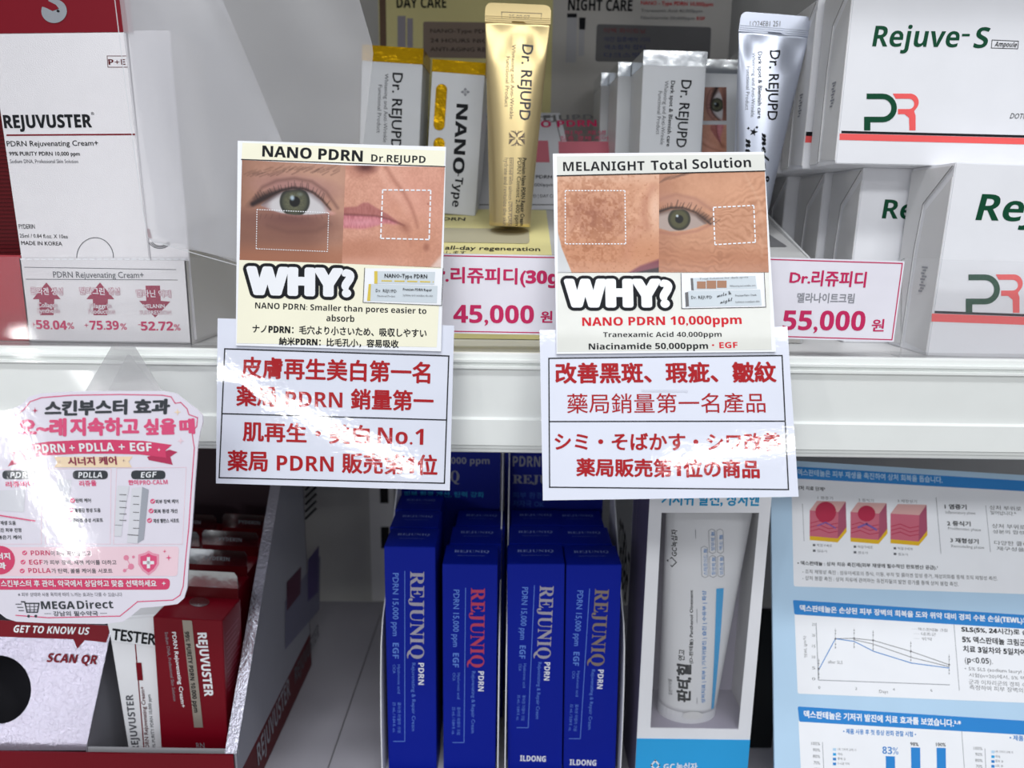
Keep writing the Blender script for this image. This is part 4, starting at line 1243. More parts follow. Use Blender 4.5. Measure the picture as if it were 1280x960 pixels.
g = G().fpx(FC, [(871, 352), (882, 352), (882, 361), (871, 361)], .0004).fpx(FC, [(883, 351), (895, 351), (895, 361), (883, 361)], .0004).fpx(FC, [(896, 351), (908, 351), (908, 360), (896, 360)], .0004); T.part('pictured_skin', g, mat('tan_print', 'a87c62', .5), cd_)
prints(T, FC, [('Dr. REJUPD', 864, 374, 890, 373.5, 4, DARK), ('mela &', 896, 372, 914, 368, 5, DARK, 'c'), ('night', 900, 380, 916, 376, 5, DARK, 'c'), ('Premium Nano Cream', 919, 371, 945, 370, 2.6, DARK), ('hydrates revitalizes skin', 919, 379, 949, 378, 2.6, GREYP), ('Total Solution for dark spots', 874, 350, 935, 347.5, 2.2, GREYP), ('Whitening and wrinkle care', 912, 359, 944, 358, 2.4, GREYP)], cd_, res=1, lift=.0006)
g = G().line(FC, [(706.5, 238.5), (781, 238.5), (782, 305), (706.5, 305)], 1.2, .0003, closed=True, dash=(2.5, 1.5)); T.part('dotted_frame', g, PAPER, cd_)
g = G().line(FC, [(891.5, 259.5), (942, 257), (944, 303), (893.5, 306)], 1.5, .0003, closed=True, dash=(4, 2)); T.part('dashed_frame', g, PAPER, cd_)
T.done()
glossify(T.parts[0][8], LAM)
#LOWER
# ================================================================ LOWER BAY: blue cartons in two white trays
TEAL = mat('ink_pale_blue', '5f86d8', .5)
TEALB = mat('ink_teal', '1f93c4', .5)
def bluebox(TL, TR, BL, Y, label, t, foilm, logo, lean=0):
    c = Carton(TL, TR, BL, Y, .031, zb=FLZ + .0014, lean=lean)
    T = Thing('serum_box', label, 'box', 'cobalt blue cartons in white trays')
    b = T.part('carton', c.shell(), BLUE, bevel=.0004)
    F = c.face
    prints(T, F, [('REJUNIQ', *t[0], foilm, 's', .004)], b, name='foil_name', res=3)
    prints(T, F, [('PDRN', *t[1], WHITE, 'b'), ('Rejuvenating & Repair Cream', *t[2], TEAL, 'r'), ('PDRN 15,000 ppm', *t[3], TEAL, 'r', .01), ('EGF', *t[4], TEAL, 'b'),
                  ('Hyaluronic acid', *t[5], TEAL, 'r'), ('콜라겐 라멜라 크림', *t[6], TEAL, 'r'), ('CICA', *t[7], TEAL, 'r'), ('25 mL / 0.84 fl. oz.', *t[8], TEAL, 'r')], b)
    (lx, ly0), (lx1, ly1), dx = t[9]
    T.part('rule', G().line(F, [(lx, ly0), (lx1, ly1), (lx1 - dx, ly1)], .8), TEAL, b)
    if logo: prints(T, F, [('ILDONG', *logo, WHITE, 'b', .01)], b)
    P = c.top()
    g = G()
    V, Fc = glyphs(conv('REJUNIQ', 's'), 2)
    mx = max(p[0] for p in V)
    for yy, sc, st in ((.6, .62, 'REJUNIQ'), (.42, .3, 'Rejuvenating & Repair Cream')):
        V, Fc = glyphs(conv(st, 's' if sc > .5 else 'r'), 2)
        mx = max(p[0] for p in V)
        k = c.w * (.66 if sc > .5 else .5) / mx
        g.add([P.pt(c.w / 2 + (p[0] - mx / 2) * k, c.d * yy + p[1] * k, .00015) for p in V], Fc)
    T.part('top_lettering', g, mat('pale_blue_foil', '8fa0d8', .5), b)
    T.done()
    return c, T
def std(x, y0, y1, x1=None, k=1.0):
    """text slots of a blue box from its name baseline"""
    x1 = x if x1 is None else x1
    s = (x1 - x) / (y1 - y0)
    X = lambda off, y: x + off + s * (y - y0)
    L = y1 - y0
    def r(off, a, b, h): return (X(off, y0 + a * L), y0 + a * L, X(off, y0 + b * L), y0 + b * L, h)
    return [r(0, 0, 1, 18 * k), r(10, 1.05, 1.30, 7 * k), r(2, 1.05, 1.83, 4.5), r(-22, .02, .74, 7.5), r(-22, .82, 1.0, 7.5), r(-16, 1.07, 1.4, 3.5), r(-16, 1.5, 1.85, 4), r(-22, 1.07, 1.17, 3.5), r(-22, 1.5, 1.85, 3.5),
            ((X(-7, y0), y0), (X(-7, y0 + 1.95 * L), y0 + 1.95 * L), 14)]
Yb = .052
specs = [((480, 683), (544, 684), (482, 958), std(513, 714, 823, 513), FOIL, None, 'outermost cobalt blue carton of the four in front, next to the empty shelf space'),
         ((553, 705), (622, 706), (555, 958), std(589, 735, 834, 588), FOILR, None, 'cobalt blue carton in front with rose pink foil name'),
         ((634, 705), (706, 705), (634, 958), std(675, 732, 823, 671), FOIL, (650, 951, 682, 952, 7), 'cobalt blue carton in front, third from the empty shelf space'),
         ((708, 706), (777, 706), (700, 958), std(744, 736, 832, 738), mat('bronze_foil_print', '9a8a80', .3, metal=.6), (712, 956, 745, 957, 7), 'cobalt blue carton in front with dull bronze name, beside the windowed ointment box')]
nth = ['second', 'third']
cols = []
for k, (TL, TR, BL, t, fm, logo, lb) in enumerate(specs):
    c, T = bluebox(TL, TR, BL, Yb, lb, t, fm, logo)
    cols.append(c)
    for j in range(2):
        clone(T.root, c.W * (.0335 * (j + 1)) + Vector(((-.0015, .002, .001, -.002)[k] * (j + 1), 0, 0)), 'cobalt blue carton, %s from the front, %s column of blue boxes' % (nth[j], ['first', 'rose-named', 'third', 'bronze-named'][k]))
def whitetray(xl, xr, label, texts, hx):
    T = Thing('display_tray', label, 'display tray')
    g = lambda a, b: G().abox(a, b)
    y0, y1 = Yb - .006, Yb + .104
    T.part('bottom_panel', g((xl, y0, FLZ + .0004), (xr, y1, FLZ + .0012)), CART)
    for x in (xl, xr - .0008):
        S = Face((x, 0, 0), (0, 1, 0), (0, 0, 1))
        pts = [(y0, FLZ + .001), (y1, FLZ + .001), (y1, -.10), (y1 - .02, -.13), (y0 + .035, -.185), (y0 + .016, -.20), (y0 + .008, -.215), (y0 + .003, -.24), (y0, -.275)]
        T.part('side_panel', G().slab(S, pts, .0008, 0), CART)
    T.part('front_lip', g((xl, y0 - .0008, FLZ + .0004), (xr, y0, FLZ + .007)), CART)
    Y = y1
    F = plane(hx[0], 600, Y)
    uv = [F.hit(hx[0], 540), F.hit(hx[1], 540)]
    zt, zl = -.030 - F.O.z, FLZ + .001 - F.O.z
    h = T.part('header_card', G().slab(F, [(uv[0].x, zt), (uv[1].x, zt), (uv[1].x, zl), (uv[0].x, zl)], 0, -.001), BLUE2, label='cobalt blue header card')
    prints(T, F, texts, h)
    T.done()
xa = cols[0].O.x - .004
xb = cols[1].O.x + cols[1].w + .0022
whitetray(xa, xb, 'white tray with blue header card holding the first two columns of blue cartons',
          [('PDRN 15,000 ppm', 512, 579, 612, 580, 8, LGREY, 'b'), ('REJUNIQ', 505, 601, 574, 602, 14, LGREY, 's', .01), ('피부 환경 개선, 탄력 강화', 505, 621, 605, 622, 7, TEALB, 'r', .02), ('저자극 OK', 505, 631, 549, 632, 8, mat('ink_green_teal', '25a58c', .5), 'r', .02)], (499, 626))
xc = cols[2].O.x - .0025
xd = cols[3].O.x + cols[3].w + .003
whitetray(xc, xd, 'white tray with blue header card holding the last two columns of blue cartons',
          [('PDRN 15,000 ppm', 641, 583, 752, 584, 13, LGREY, 'b'), ('REJUNIQ', 641, 604, 720, 605, 11, LGREY, 's', .01), ('피부 환경 개선, 탄력 강화', 641, 623, 741, 624, 8, mat('ink_dim_blue', '2a52a8', .5), 'r', .02), ('저자극 OK', 641, 633, 680, 634, 8, _m['ink_dim_blue'], 'r', .02)], (631, 757))

# ================================================================ windowed ointment box
c = Carton((815, 570), (969, 572), (799, 940), .040, .062, zb=FLZ + .0005)
F = c.face
T = Thing('ointment_box', 'white windowed ointment box with sky blue foot, standing beside the blue cartons', 'box')
t_ = .0008
INNER = mat('lilac_inner_card', 'b4aebf', .5)
def uvp(p): q = F.hit(*p); return q
win = [uvp((827, 641)), uvp((949, 641)), uvp((923, 912)), uvp((813, 910))]
outer = [Vector((0, 0)), Vector((c.w, 0)), Vector((c.w, c.h)), Vector((0, c.h))]
TLw, TRw, BRw, BLw = win
g = G()
for q in ([outer[3], TLw, TRw, outer[2]], [outer[2], TRw, BRw, outer[1]], [outer[1], BRw, BLw, outer[0]], [outer[0], BLw, TLw, outer[3]]):
    g.slab(F, q[::-1], 0, -t_)
fr = T.part('front_frame', g, CART)
T.part('back_panel', G().box(c.O + c.W * (c.d - t_), c.U, c.V, c.W, c.w, c.h, t_), CART)
lp = T.part('side_panel', G().box(c.O + c.W * t_, c.U, c.V, c.W, t_, c.h, c.d - 2 * t_), mat('dusky_side_print', '55506a', .5))  # left side panel, coloured darker than the other panels
T.part('side_panel', G().box(c.O + c.W * t_ + c.U * (c.w - t_), c.U, c.V, c.W, t_, c.h, c.d - 2 * t_), CARTS)
T.part('top_panel', G().box(c.O + c.W * t_ + c.V * (c.h - t_) + c.U * t_, c.U, c.V, c.W, c.w - 2 * t_, t_, c.d - 2 * t_), CART)
zin = .020
T.part('inner_floor', G().slab(Face(c.O + c.V * BLw.y, c.U, c.W), [(t_, t_), (c.w - t_, t_), (c.w - t_, .045), (t_, .045)], 0, -.0006), INNER)
T.part('inner_back', G().box(c.O + c.W * .045, c.U, c.V, c.W, c.w, c.h, .0006), INNER)
T.part('window_film', G().slab(F, [q for q in win][::-1], -.0003, -.0005), WIN, fr)
g = G()
u0 = F.hit(800, 923).y
T.part('blue_foot', G().slab(F, [(0, 0), (c.w, 0), (c.w, u0), (0, u0)], .0003, 0), SKY, fr)
prints(T, F, [('GC', 829, 962, 843, 962, 8, WHITE, 'b'), ('녹십자', 845, 962, 871, 962, 9, WHITE, 'r', .03)], fr, lift=.0006)
prints(T, F, [('기저귀 발진, 상처엔', 827, 632, 948, 633, 17, TEALB, 'r', .035)], fr)
T.part('diamond_mark', G().line(F, [(819, 950), (824, 956), (819, 962), (814, 956)], 2, .0005, closed=True), WHITE, fr)
S = c.left()
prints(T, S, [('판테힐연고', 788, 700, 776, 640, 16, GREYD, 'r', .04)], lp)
T.done()
O = at(857, 903, .060)
H = at(872, 590, .060).z - O.z
wt = .0625
wb = (at(893, 890, .055) - at(820, 890, .055)).length
T, Ft, F2, b, cp = tube('ointment_tube', 'white ointment tube with bright blue bar lying behind the window of the white box', O + Vector((0, 0, .018)), H - .018, wt, wb, mat('white_tube_plastic', 'e6e7ea', .3, coat=.3), roll=2.4, creases=False, crimp=.006, tb=.015)
g = G()
rg = []
for v, k in ((-.0165, .90), (-.0155, .98), (-.004, 1.0), (.0005, .99)):
    rg.append([Ft.O + Ft.U * (wb / 2 * k * math.cos(2 * math.pi * i / 36)) + Ft.V * v + Ft.N * (.0150 * k * math.sin(2 * math.pi * i / 36)) for i in range(36)])
g.loft(rg)
cpp = T.part('cap', g, mat('white_cap_plastic', 'dfe0e4', .35), smooth=False)
g = G().disc(Face(Ft.O + Ft.N * .0149, Ft.U, Ft.V), (866, 894), 13, 5, .0004)
T.part('thumb_dimple', g, CARTS, cpp)
prints(T, F2, [('GC녹십자', 844, 691, 845, 659, 7, DARK, 'r', .03), ('판테힐', 857, 861, 858, 817, 16, DARK, 'r', .05), ('연고', 850, 813, 851, 800, 7, DARK, 'r', .03), ('(D-판테놀) Panthenol Ointment', 861, 815, 863, 729, 5.5, DARK, 'r', .03),
               ('일반의약품', 836, 857, 836, 838, 4, DARK), ('상처치료 | 피부 | 기저귀발진 | 습진 | 수유부 | 화상', 876, 863, 879, 729, 6, MBLUE, 'r', .02), ('스테로이드 無', 880, 711, 881, 680, 5, MBLUE), ('항생제 無', 890, 711, 891, 690, 5, MBLUE), ('방부제 無', 890, 682, 891, 660, 5, MBLUE), ('색소 無', 900, 682, 901, 664, 5, MBLUE), ('보존제 無', 900, 711, 901, 690, 5, MBLUE)], b)
g = G()
for k in range(10):
    ya, yb_ = 727 + 147 * k / 10, 727 + 147 * (k + 1) / 10
    xl = lambda y: 890.5 - (y - 727) * .045
    xr = lambda y: 900 - (y - 727) * .083
    g.fpx(F2, [(xl(ya), ya), (xr(ya), ya), (xr(yb_), yb_), (xl(yb_), yb_)], .0004)
T.part('blue_bar', g, SKY, b)
prints(T, F2, [('60g', 898, 741, 898.5, 729, 6, WHITE, 'b')], b)
g = G().line(F2, [(867, 658), (866, 760), (865, 863)], .8)
for x, ya, yb_ in ((873, 677, 714), (883, 657, 686), (883, 688, 714), (893, 657, 686), (893, 688, 714)):
    g.line(F2, [(x, ya + 2), (x + 4, ya), (x + 8, ya + 2), (x + 8, yb_ - 2), (x + 4, yb_), (x, yb_ - 2)], .6, closed=True)
T.part('rule', g, LGREY, b)
g = G().line(F2, [(838, 693), (843, 698), (838, 704), (833, 698)], 1.2, closed=True)
T.part('diamond_mark', g, DARK, b)
T.done()

T = Thing('black_divider', 'black divider plate standing between the windowed box and the pale blue board', 'divider')
p_ = at(953, 762, .09)
T.part('plate', G().abox((p_.x - .014, .088, FLZ + .0005), (p_.x + .016, .092, p_.z)), mat('black_plastic', '101214', .5), bevel=.0004)
T.part('foot', G().abox((p_.x - .014, .092, FLZ + .0005), (p_.x + .016, .13, FLZ + .003)), mat('black_plastic', '101214', .5), bevel=.0004)
T.done()

# ================================================================ information board
T = Thing('information_board', 'pale blue printed information board with charts and skin diagrams leaning back', 'board')
F = plane(1000, 735, .062, lean=22)
q = [(963, 574), (1440, 604), (1440, 1010), (969, 1010)]
b = T.part('board', G().spx(F, q, 0, -.002), PBLUE)
def panel(pts): T.part('white_panel', G().rrect(F, pts, 3, .00010), PAPER, b)
panel([(989, 598), (1440, 622), (1440, 748), (992, 733)])
panel([(993, 766), (1440, 794), (1440, 885), (997, 867)])
panel([(998, 900), (1440, 926), (1440, 1005), (1003, 1005)])
DB = mat('board_blue_bar', '2f86cf', .45)
for pts in ([(992, 583), (1440, 611), (1440, 623), (992, 598)], [(991, 750), (1440, 779), (1440, 796), (993, 768)], [(997, 883), (1440, 911), (1440, 928), (999, 902)]):
    T.part('title_bar', G().rrect(F, pts, 2, .00014), DB, b)
prints(T, F, [('덱스판테놀은 피부 재생을 촉진하여 상처 회복을 돕습니다.', 997, 594, 1178, 604, 8, PBLUE, 'r', .03),
              ('덱스판테놀은 손상된 피부 장벽의 회복을 도와 위약 대비 경피 수분 손실(TEWL)의 감소', 1000, 765, 1304, 782, 9, PAPER, 'r', .035),
              ('덱스판테놀은 기저귀 발진에 치료 효과를 보였습니다.³·*', 1005, 897, 1201, 909, 9, PAPER, 'r', .035)], b)
prints(T, F, [('상처 치료 단계³', 995, 612, 1031, 614, 5, DARK, 'r', .03), ('1 염증기', 1022, 624, 1041, 625, 4, GREYP), ('2 증식기', 1073, 627, 1092, 628, 4, GREYP), ('3 재형성기', 1122, 628, 1146, 629, 4, GREYP),
              ('1 염증기', 1181, 636, 1208, 637, 6, DARK, 'r', .04), ('Inflammatory phase', 1182, 642, 1219, 643, 3.5, GREYP), ('2 증식기', 1184, 657, 1213, 658, 6, DARK, 'r', .04), ('Proliferative phase', 1185, 662, 1226, 664, 3.5, GREYP),
              ('3 재형성기', 1188, 678, 1223, 680, 6, DARK, 'r', .04), ('Remodeling phase', 1189, 684, 1230, 686, 3.5, GREYP),
              ('상처 부위로 지혈 및 염증세포가', 1237, 637, 1345, 642, 5.5, DARK), ('일어납니다.⁴', 1238, 643, 1270, 645, 5, DARK), ('상처 부위로 섬유아세포가 모여', 1240, 660, 1350, 665, 5.5, DARK), ('성분의 합성, 혈관', 1241, 667, 1300, 669, 5, DARK),
              ('다양한 콜라겐 단백질이', 1243, 681, 1330, 685, 5.5, DARK), ('재구성을 통해 상처를', 1246, 688, 1330, 692, 5, DARK),
              ('• 덱스판테놀 : 상처 치유 촉진제(피부 재생에 필수적인 판토텐산 공급).¹', 997, 707, 1172, 713, 6, DARK, 'r', .03),
              ('- 조직 재형성 촉진 : 섬유아세포의 증식, 이동, 부착 및 콜라겐 합성 증가, 재상피화를 통해 조직 재형성 촉진.', 1003, 717, 1247, 726, 5.5, GREYP, 'r', .01),
              ('- 상처 봉합 촉진 : 상처 치유에 관여하는 유전자들의 발현 증가를 통해 상처 봉합 촉진.', 1003, 725, 1198, 733, 5.5, GREYP, 'r', .01)], b)
PK = [mat(n, c_, .5) for n, c_ in (('skin_top_print', 'd9aaa6'), ('flesh_print', 'c8667a'), ('flesh_side_print', 'a8506a'), ('fat_print', 'e2b41c'), ('wound_print', 'b32346'), ('vessel_print', '7a5aa0'))]
for k, (x, y) in enumerate(((1010, 627), (1061, 629), (1111, 631))):
    T.part('skin_top', G().fpx(F, [(x + 2, y + 11), (x + 11, y - 1), (x + 47, y), (x + 38, y + 13)], .00018), PK[0], b)
    g = G().fpx(F, [(x + 2, y + 11), (x + 38, y + 13), (x + 37, y + 46), (x + 2, y + 43)], .00018)
    T.part('flesh', g, PK[1], b)
    T.part('flesh_side', G().fpx(F, [(x + 38, y + 13), (x + 47, y), (x + 48, y + 32), (x + 37, y + 46)], .00018), PK[2], b)
    T.part('fat_layer', G().fpx(F, [(x + 2, y + 43), (x + 37, y + 46), (x + 48, y + 32), (x + 48, y + 38), (x + 37, y + 51), (x + 2, y + 48)], .00022), PK[3], b)
    g = G()
    for r_ in range(3): g.line(F, [(x + 3, y + 27 + r_ * 5), (x + 14, y + 24 + r_ * 5), (x + 26, y + 29 + r_ * 5), (x + 37, y + 27 + r_ * 5)], .9, .00022)
    T.part('vessel', g, PK[4], b)
    if k < 2:
        T.part('wound', G().disc(F, (x + 22, y + 13), 13 - 2 * k, 13 - 3 * k, .00026), PK[4], b)
        T.part('cell', G().line(F, [(x + 12, y + 30), (x + 22, y + 26), (x + 34, y + 33)], 1.6 + k, .0003), PK[5], b)
    prints(T, F, [('■ 적혈구세포', x + 6, y + 56, x + 30, y + 57, 3.5, INKG), ('■ 섬유아', x + 6, y + 63, x + 24, y + 64, 3.5, INKG)], b, res=1)
g = G().line(F, [(1170, 622), (1176, 692)], .7).line(F, [(1232, 632), (1238, 690)], .6).line(F, [(1003, 630), (1005, 676)], .6)
g.line(F, [(1020, 779), (1023, 850), (1187, 856)], .9).line(F, [(1192, 777), (1199, 863)], .7).line(F, [(1202, 914), (1206, 970)], .7).line(F, [(1028, 928), (1030, 970)], .7).line(F, [(1231, 936), (1233, 980)], .7)
T.part('chart_axis', g, LGREY, b)
cv = lambda pts: [(960 + a / 2.4, 560 + c_ / 2.4) for a, c_ in pts]
T.part('blue_curve', G().line(F, cv([(152, 665), (202, 572), (258, 580), (317, 610), (430, 645), (543, 660)]), 1.0, .00018), MBLUE, b)
g = G().line(F, cv([(202, 572), (258, 571), (315, 577), (428, 610), (543, 650)]), .8).line(F, cv([(258, 575), (315, 588), (430, 628), (543, 656)]), .8)
for a, c_ in ((202, 572), (258, 571), (315, 577), (428, 610), (543, 650), (152, 662)):
    for dy in (-24, -16, 16, 26): g.disc(F, cv([(a, c_ + dy)])[0], .8, .8, .0002, 6)
    g.line(F, cv([(a, c_ - 30), (a, c_ + 30)]), .4)
    g.disc(F, cv([(a, c_)])[0], 1.3, 1.3, .0002, 8)
T.part('grey_curve', g, GREYP, b)
rows = [(n, 1015, 782 + k * 13.6, 1019, 782.2 + k * 13.6, 3.5, GREYP) for k, n in enumerate(['25', '20', '15', '10', '5', '0'])]
rows += [(n, x, 861 + i * 1.2, x + 2.5, 861 + i * 1.2, 3.5, GREYP) for i, (n, x) in enumerate((('0', 1023), ('2', 1069), ('4', 1116), ('6', 1163)))]
rows += [('Days', 1099, 866, 1110, 866.5, 4, GREYP), ('after SLS', 1035, 829, 1053, 830, 4, GREYP), ('─ 덱스판테놀 크림', 1140, 788, 1184, 790, 4, GREYP), ('─ 대조군', 1142, 794, 1170, 795, 4, GREYP), ('─ 위약', 1142, 800, 1165, 801, 4, GREYP),
         ('TEWL (g/m²h)', 1009, 822, 1007, 795, 3.5, GREYP)]
rows += [('SLS(5%, 24시간)로 손상된', 1202, 791, 1302, 796, 8, DARK, 'r', .035), ('5% 덱스판테놀 크림군은', 1203, 803, 1290, 808, 8, DARK, 'r', .035), ('치료 3일차와 5일차에 유의한', 1204, 815, 1310, 821, 8, DARK, 'r', .035), ('(p<0.05).', 1206, 828, 1241, 830, 7, DARK, 'b'),
         ('• 5% SLS (sodium lauryl sulfate) 로', 1206, 839, 1310, 845, 6, GREYP), ('시험(n=20)에서, 5% 덱스판테놀', 1211, 847, 1310, 853, 6, GREYP), ('군과 이차리군의 경피 수분 손실을', 1211, 855, 1312, 861, 6, GREYP), ('측정하여 피부 장벽의 회복 속도', 1212, 862, 1312, 868, 6, GREYP)]
rows += [(n, x0, 931 + k * 8, 1025, 931.6 + k * 8, 4, GREYP) for k, (n, x0) in enumerate((('100%', 1014), ('90%', 1016), ('80%', 1016), ('70%', 1017), ('60%', 1017)))]
rows += [(n, x0, 937 + k * 7.5, 1228, 937.6 + k * 7.5, 4, GREYP) for k, (n, x0) in enumerate((('100%', 1217), ('90%', 1219), ('80%', 1219), ('70%', 1220)))]
rows += [('98%', 1138, 932, 1148, 932.5, 4.5, DARK, 'b'), ('100%', 1170, 932.5, 1182, 933, 4.5, DARK, 'b')]
rows += [(n, 1047, 938 + k * 5.8, x1, 939 + k * 5.8, 3.2, GREYP) for k, (n, x1) in enumerate((('1회 기저귀 교체 시', 1070), ('목욕', 1053), ('통목 후', 1057), ('5~6일 이하', 1062)))]
rows += [(n, 1244, 941 + k * 5.8, x1, 942 + k * 5.8, 3.2, GREYP) for k, (n, x1) in enumerate((('1회 기저귀 교체 시', 1266), ('목욕', 1250), ('통목 후', 1254), ('2회 후', 1254)))]
prints(T, F, rows, b)
prints(T, F, [('• 제품 사용 후 첫 증상 완화 관찰 시험 •', 1054, 917, 1145, 921, 6.5, MBLUE, 'r', .03), ('83%', 1103, 942, 1123, 943, 9, MBLUE, 'b'), ('• 제품 사용 후 만족도 •', 1262, 925, 1330, 930, 6.5, MBLUE, 'r', .03)], b)
for x0, y0, x1 in ((1107, 945, 1118.5), (1138.5, 934, 1150), (1170.5, 934.5, 1182)):
    T.part('chart_bar', G().fpx(F, [(x0, y0), (x1, y0 + .4), (x1 + 1, 1000), (x0 + 1, 1000)], .0002), DB, b)
for k in range(4): T.part('legend_square', G().fpx(F, [(1041, 935 + k * 6), (1045, 935.2 + k * 6), (1045, 938.5 + k * 6), (1041, 938.3 + k * 6)], .0002), [PBLUE, SKY, MBLUE, DB][k], b)
for k in range(4): T.part('legend_square', G().fpx(F, [(1239, 938 + k * 6), (1243, 938.2 + k * 6), (1243, 941.5 + k * 6), (1239, 941.3 + k * 6)], .0002), [PBLUE, SKY, MBLUE, DB][k], b)
T.done()

# ================================================================ crimson counter display with cream cartons
XR = -.1775
T = Thing('counter_tray', 'crimson and silver counter display tray with tall grey side wall, holding red cream cartons', 'display tray')
g = G()
lipF = plane(200, 950, .010)
a = lipF.hit(-120, 938); b_ = lipF.hit(291, 944)
ytop = (a.y + b_.y) / 2
T.part('front_lip', G().slab(lipF, [(a.x, ytop), (b_.x, b_.y), (b_.x + .001, FLZ + .0005 - lipF.O.z), (a.x, FLZ + .0005 - lipF.O.z)], 0, -.0012), CRIM, label='crimson front edge')
S = Face((XR, 0, 0), (0, 1, 0), (0, 0, 1))
prof_w = [(.0115, FLZ + .0005), (.19, FLZ + .0005), (.19, -.065), (.165, -.065), (.137, -.119), (.0115, lipF.O.z + b_.y)]
sw = T.part('side_wall', G().slab(S, prof_w, 0, -.0012), mat('grey_side_card', '8f9099', .45, coat=.2))
# crinkled silver strip folded over the sloping edge
e0, e1 = Vector((.0115, lipF.O.z + b_.y)), Vector((.137, -.119))
dd = (e1 - e0).normalized()
V3 = lambda yz, x: Vector((x, yz.x, yz.y))
g = G()
q = [V3(e0, XR + .0002), V3(e0, XR - .0075), V3(e1, XR - .0075), V3(e1, XR + .0002)]
up = Vector((0, -dd.y, dd.x)) * .0008
g.add([p for p in q] + [p + up for p in q], [(0, 1, 2, 3), (7, 6, 5, 4), (0, 4, 5, 1), (1, 5, 6, 2), (2, 6, 7, 3), (3, 7, 4, 0)])
T.part('silver_edge', g, GLIT)
T.part('red_band', G().slab(S, [(.0115, FLZ + .001), (.189, FLZ + .001), (.189, FLZ + .032), (.0115, FLZ + .032)], .0003, 0), MAROON, sw)
rows_ = [('REJUVUSTER', 322, 958, 362, 868, 12, LGREY, 'b'), ('REJUVUSTER', 368, 855, 398, 795, 9, INKG, 'b')]
prints(T, S, rows_, sw, lift=.0006)
T.part('picture', G().fpx(S, [(356, 752), (400, 694), (399, 762), (356, 812)], .0003), mat('dim_lilac_print', '6c6c80', .5), sw)
T.part('picture', G().fpx(S, [(358, 728), (376, 708), (375, 742), (358, 764)], .0004), mat('dim_plum_print', '4c2038', .5), sw)
T.part('picture', G().fpx(S, [(384, 700), (398, 682), (397, 740), (384, 752)], .0005), mat('dim_violet_print', '43356a', .5), sw)
g = G()
for k in range(5): g.line(S, [(382, 612 + k * 9), (394, 600 + k * 9)], 3, .0003)
T.part('print_lines', g, GREYD, sw)
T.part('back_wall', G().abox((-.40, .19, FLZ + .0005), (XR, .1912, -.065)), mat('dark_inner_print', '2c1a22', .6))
T.part('floor_panel', G().abox((-.40, .0115, FLZ + .0004), (XR - .0014, .19, FLZ + .0011)), mat('grey_card', 'a9aaae', .5))
# information panel with the round hole
PF = plane(60, 938, .016, lean=14)
def P(px): q_ = PF.hit(*px); return (q_.x, q_.y)
circ = [P((-2 + 41 * math.cos(math.radians(t)), 862 + 43 * math.sin(math.radians(t)))) for t in range(0, 361, 12)]
TLp, TRp, BRp, BLp = P((-120, 770)), P((140, 782)), P((107, 938)), P((-120, 938))
hole = circ[:-1]
outer = [BRp, TRp, TLp, BLp]
# keyhole polygon : start on the right side of the hole
poly = [((BRp[0] + TRp[0]) / 2, (BRp[1] + TRp[1]) / 2), TRp, TLp, BLp, BRp, ((BRp[0] + TRp[0]) / 2, (BRp[1] + TRp[1]) / 2 - 1e-6)] + hole + [hole[0]]
ip = T.part('information_panel', G().slab(PF, poly, 0, -.0008), LILAC, label='silver lilac panel with a round hole')
T.part('title_band', G().fpx(PF, [(-100, 770), (139, 782), (133, 803), (106, 800), (97, 811), (92, 799), (-100, 792)], .0003), CRIM, ip)
prints(T, PF, [('GET TO KNOW US', 17, 790, 111, 793, 9, WHITE, 'i'), ('SCAN QR', 59, 827, 121, 830, 11, CRIM, 'i', .01)], ip, lift=.0006)
wl = PF.pt(BRp[0], BRp[1])
p2, p3 = PF.pt(*TRp), PF.pt(*BRp)
pt_, pb_ = PF.pt(*TLp), PF.pt(*BLp)
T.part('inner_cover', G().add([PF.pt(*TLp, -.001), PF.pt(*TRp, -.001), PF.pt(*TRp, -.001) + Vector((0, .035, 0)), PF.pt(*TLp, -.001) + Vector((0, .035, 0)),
     Vector((PF.pt(*TLp).x, PF.pt(*TRp).y + .034, FLZ + .002)), Vector((PF.pt(*BRp).x, PF.pt(*TRp).y + .034, FLZ + .002))], [(0, 1, 2, 3), (3, 2, 5, 4)]), mat('dark_inner_card', '2a2a30', .7))  # hidden dark cover, added to keep light out so the hole stays black
# partition between panel and open cell
g = G()
x_ = wl.x
Sp = Face((x_, 0, 0), (0, 1, 0), (0, 0, 1))
T.part('partition', G().slab(Sp, [(.0165, FLZ + .001), (.11, FLZ + .001), (.11, -.175), (.052, -.175), (.0165, p3.z)], .0008, 0), mat('grey_inner_card', '9a9aa2', .5))
T.part('cell_front', G().slab(plane(200, 936, .0145), [plane(200, 936, .0145).hit(110, 934), plane(200, 936, .0145).hit(298, 937), plane(200, 936, .0145).hit(298, 975), plane(200, 936, .0145).hit(110, 975)], 0, -.0008), mat('grey_card', 'a9aaae', .5))
T.done()

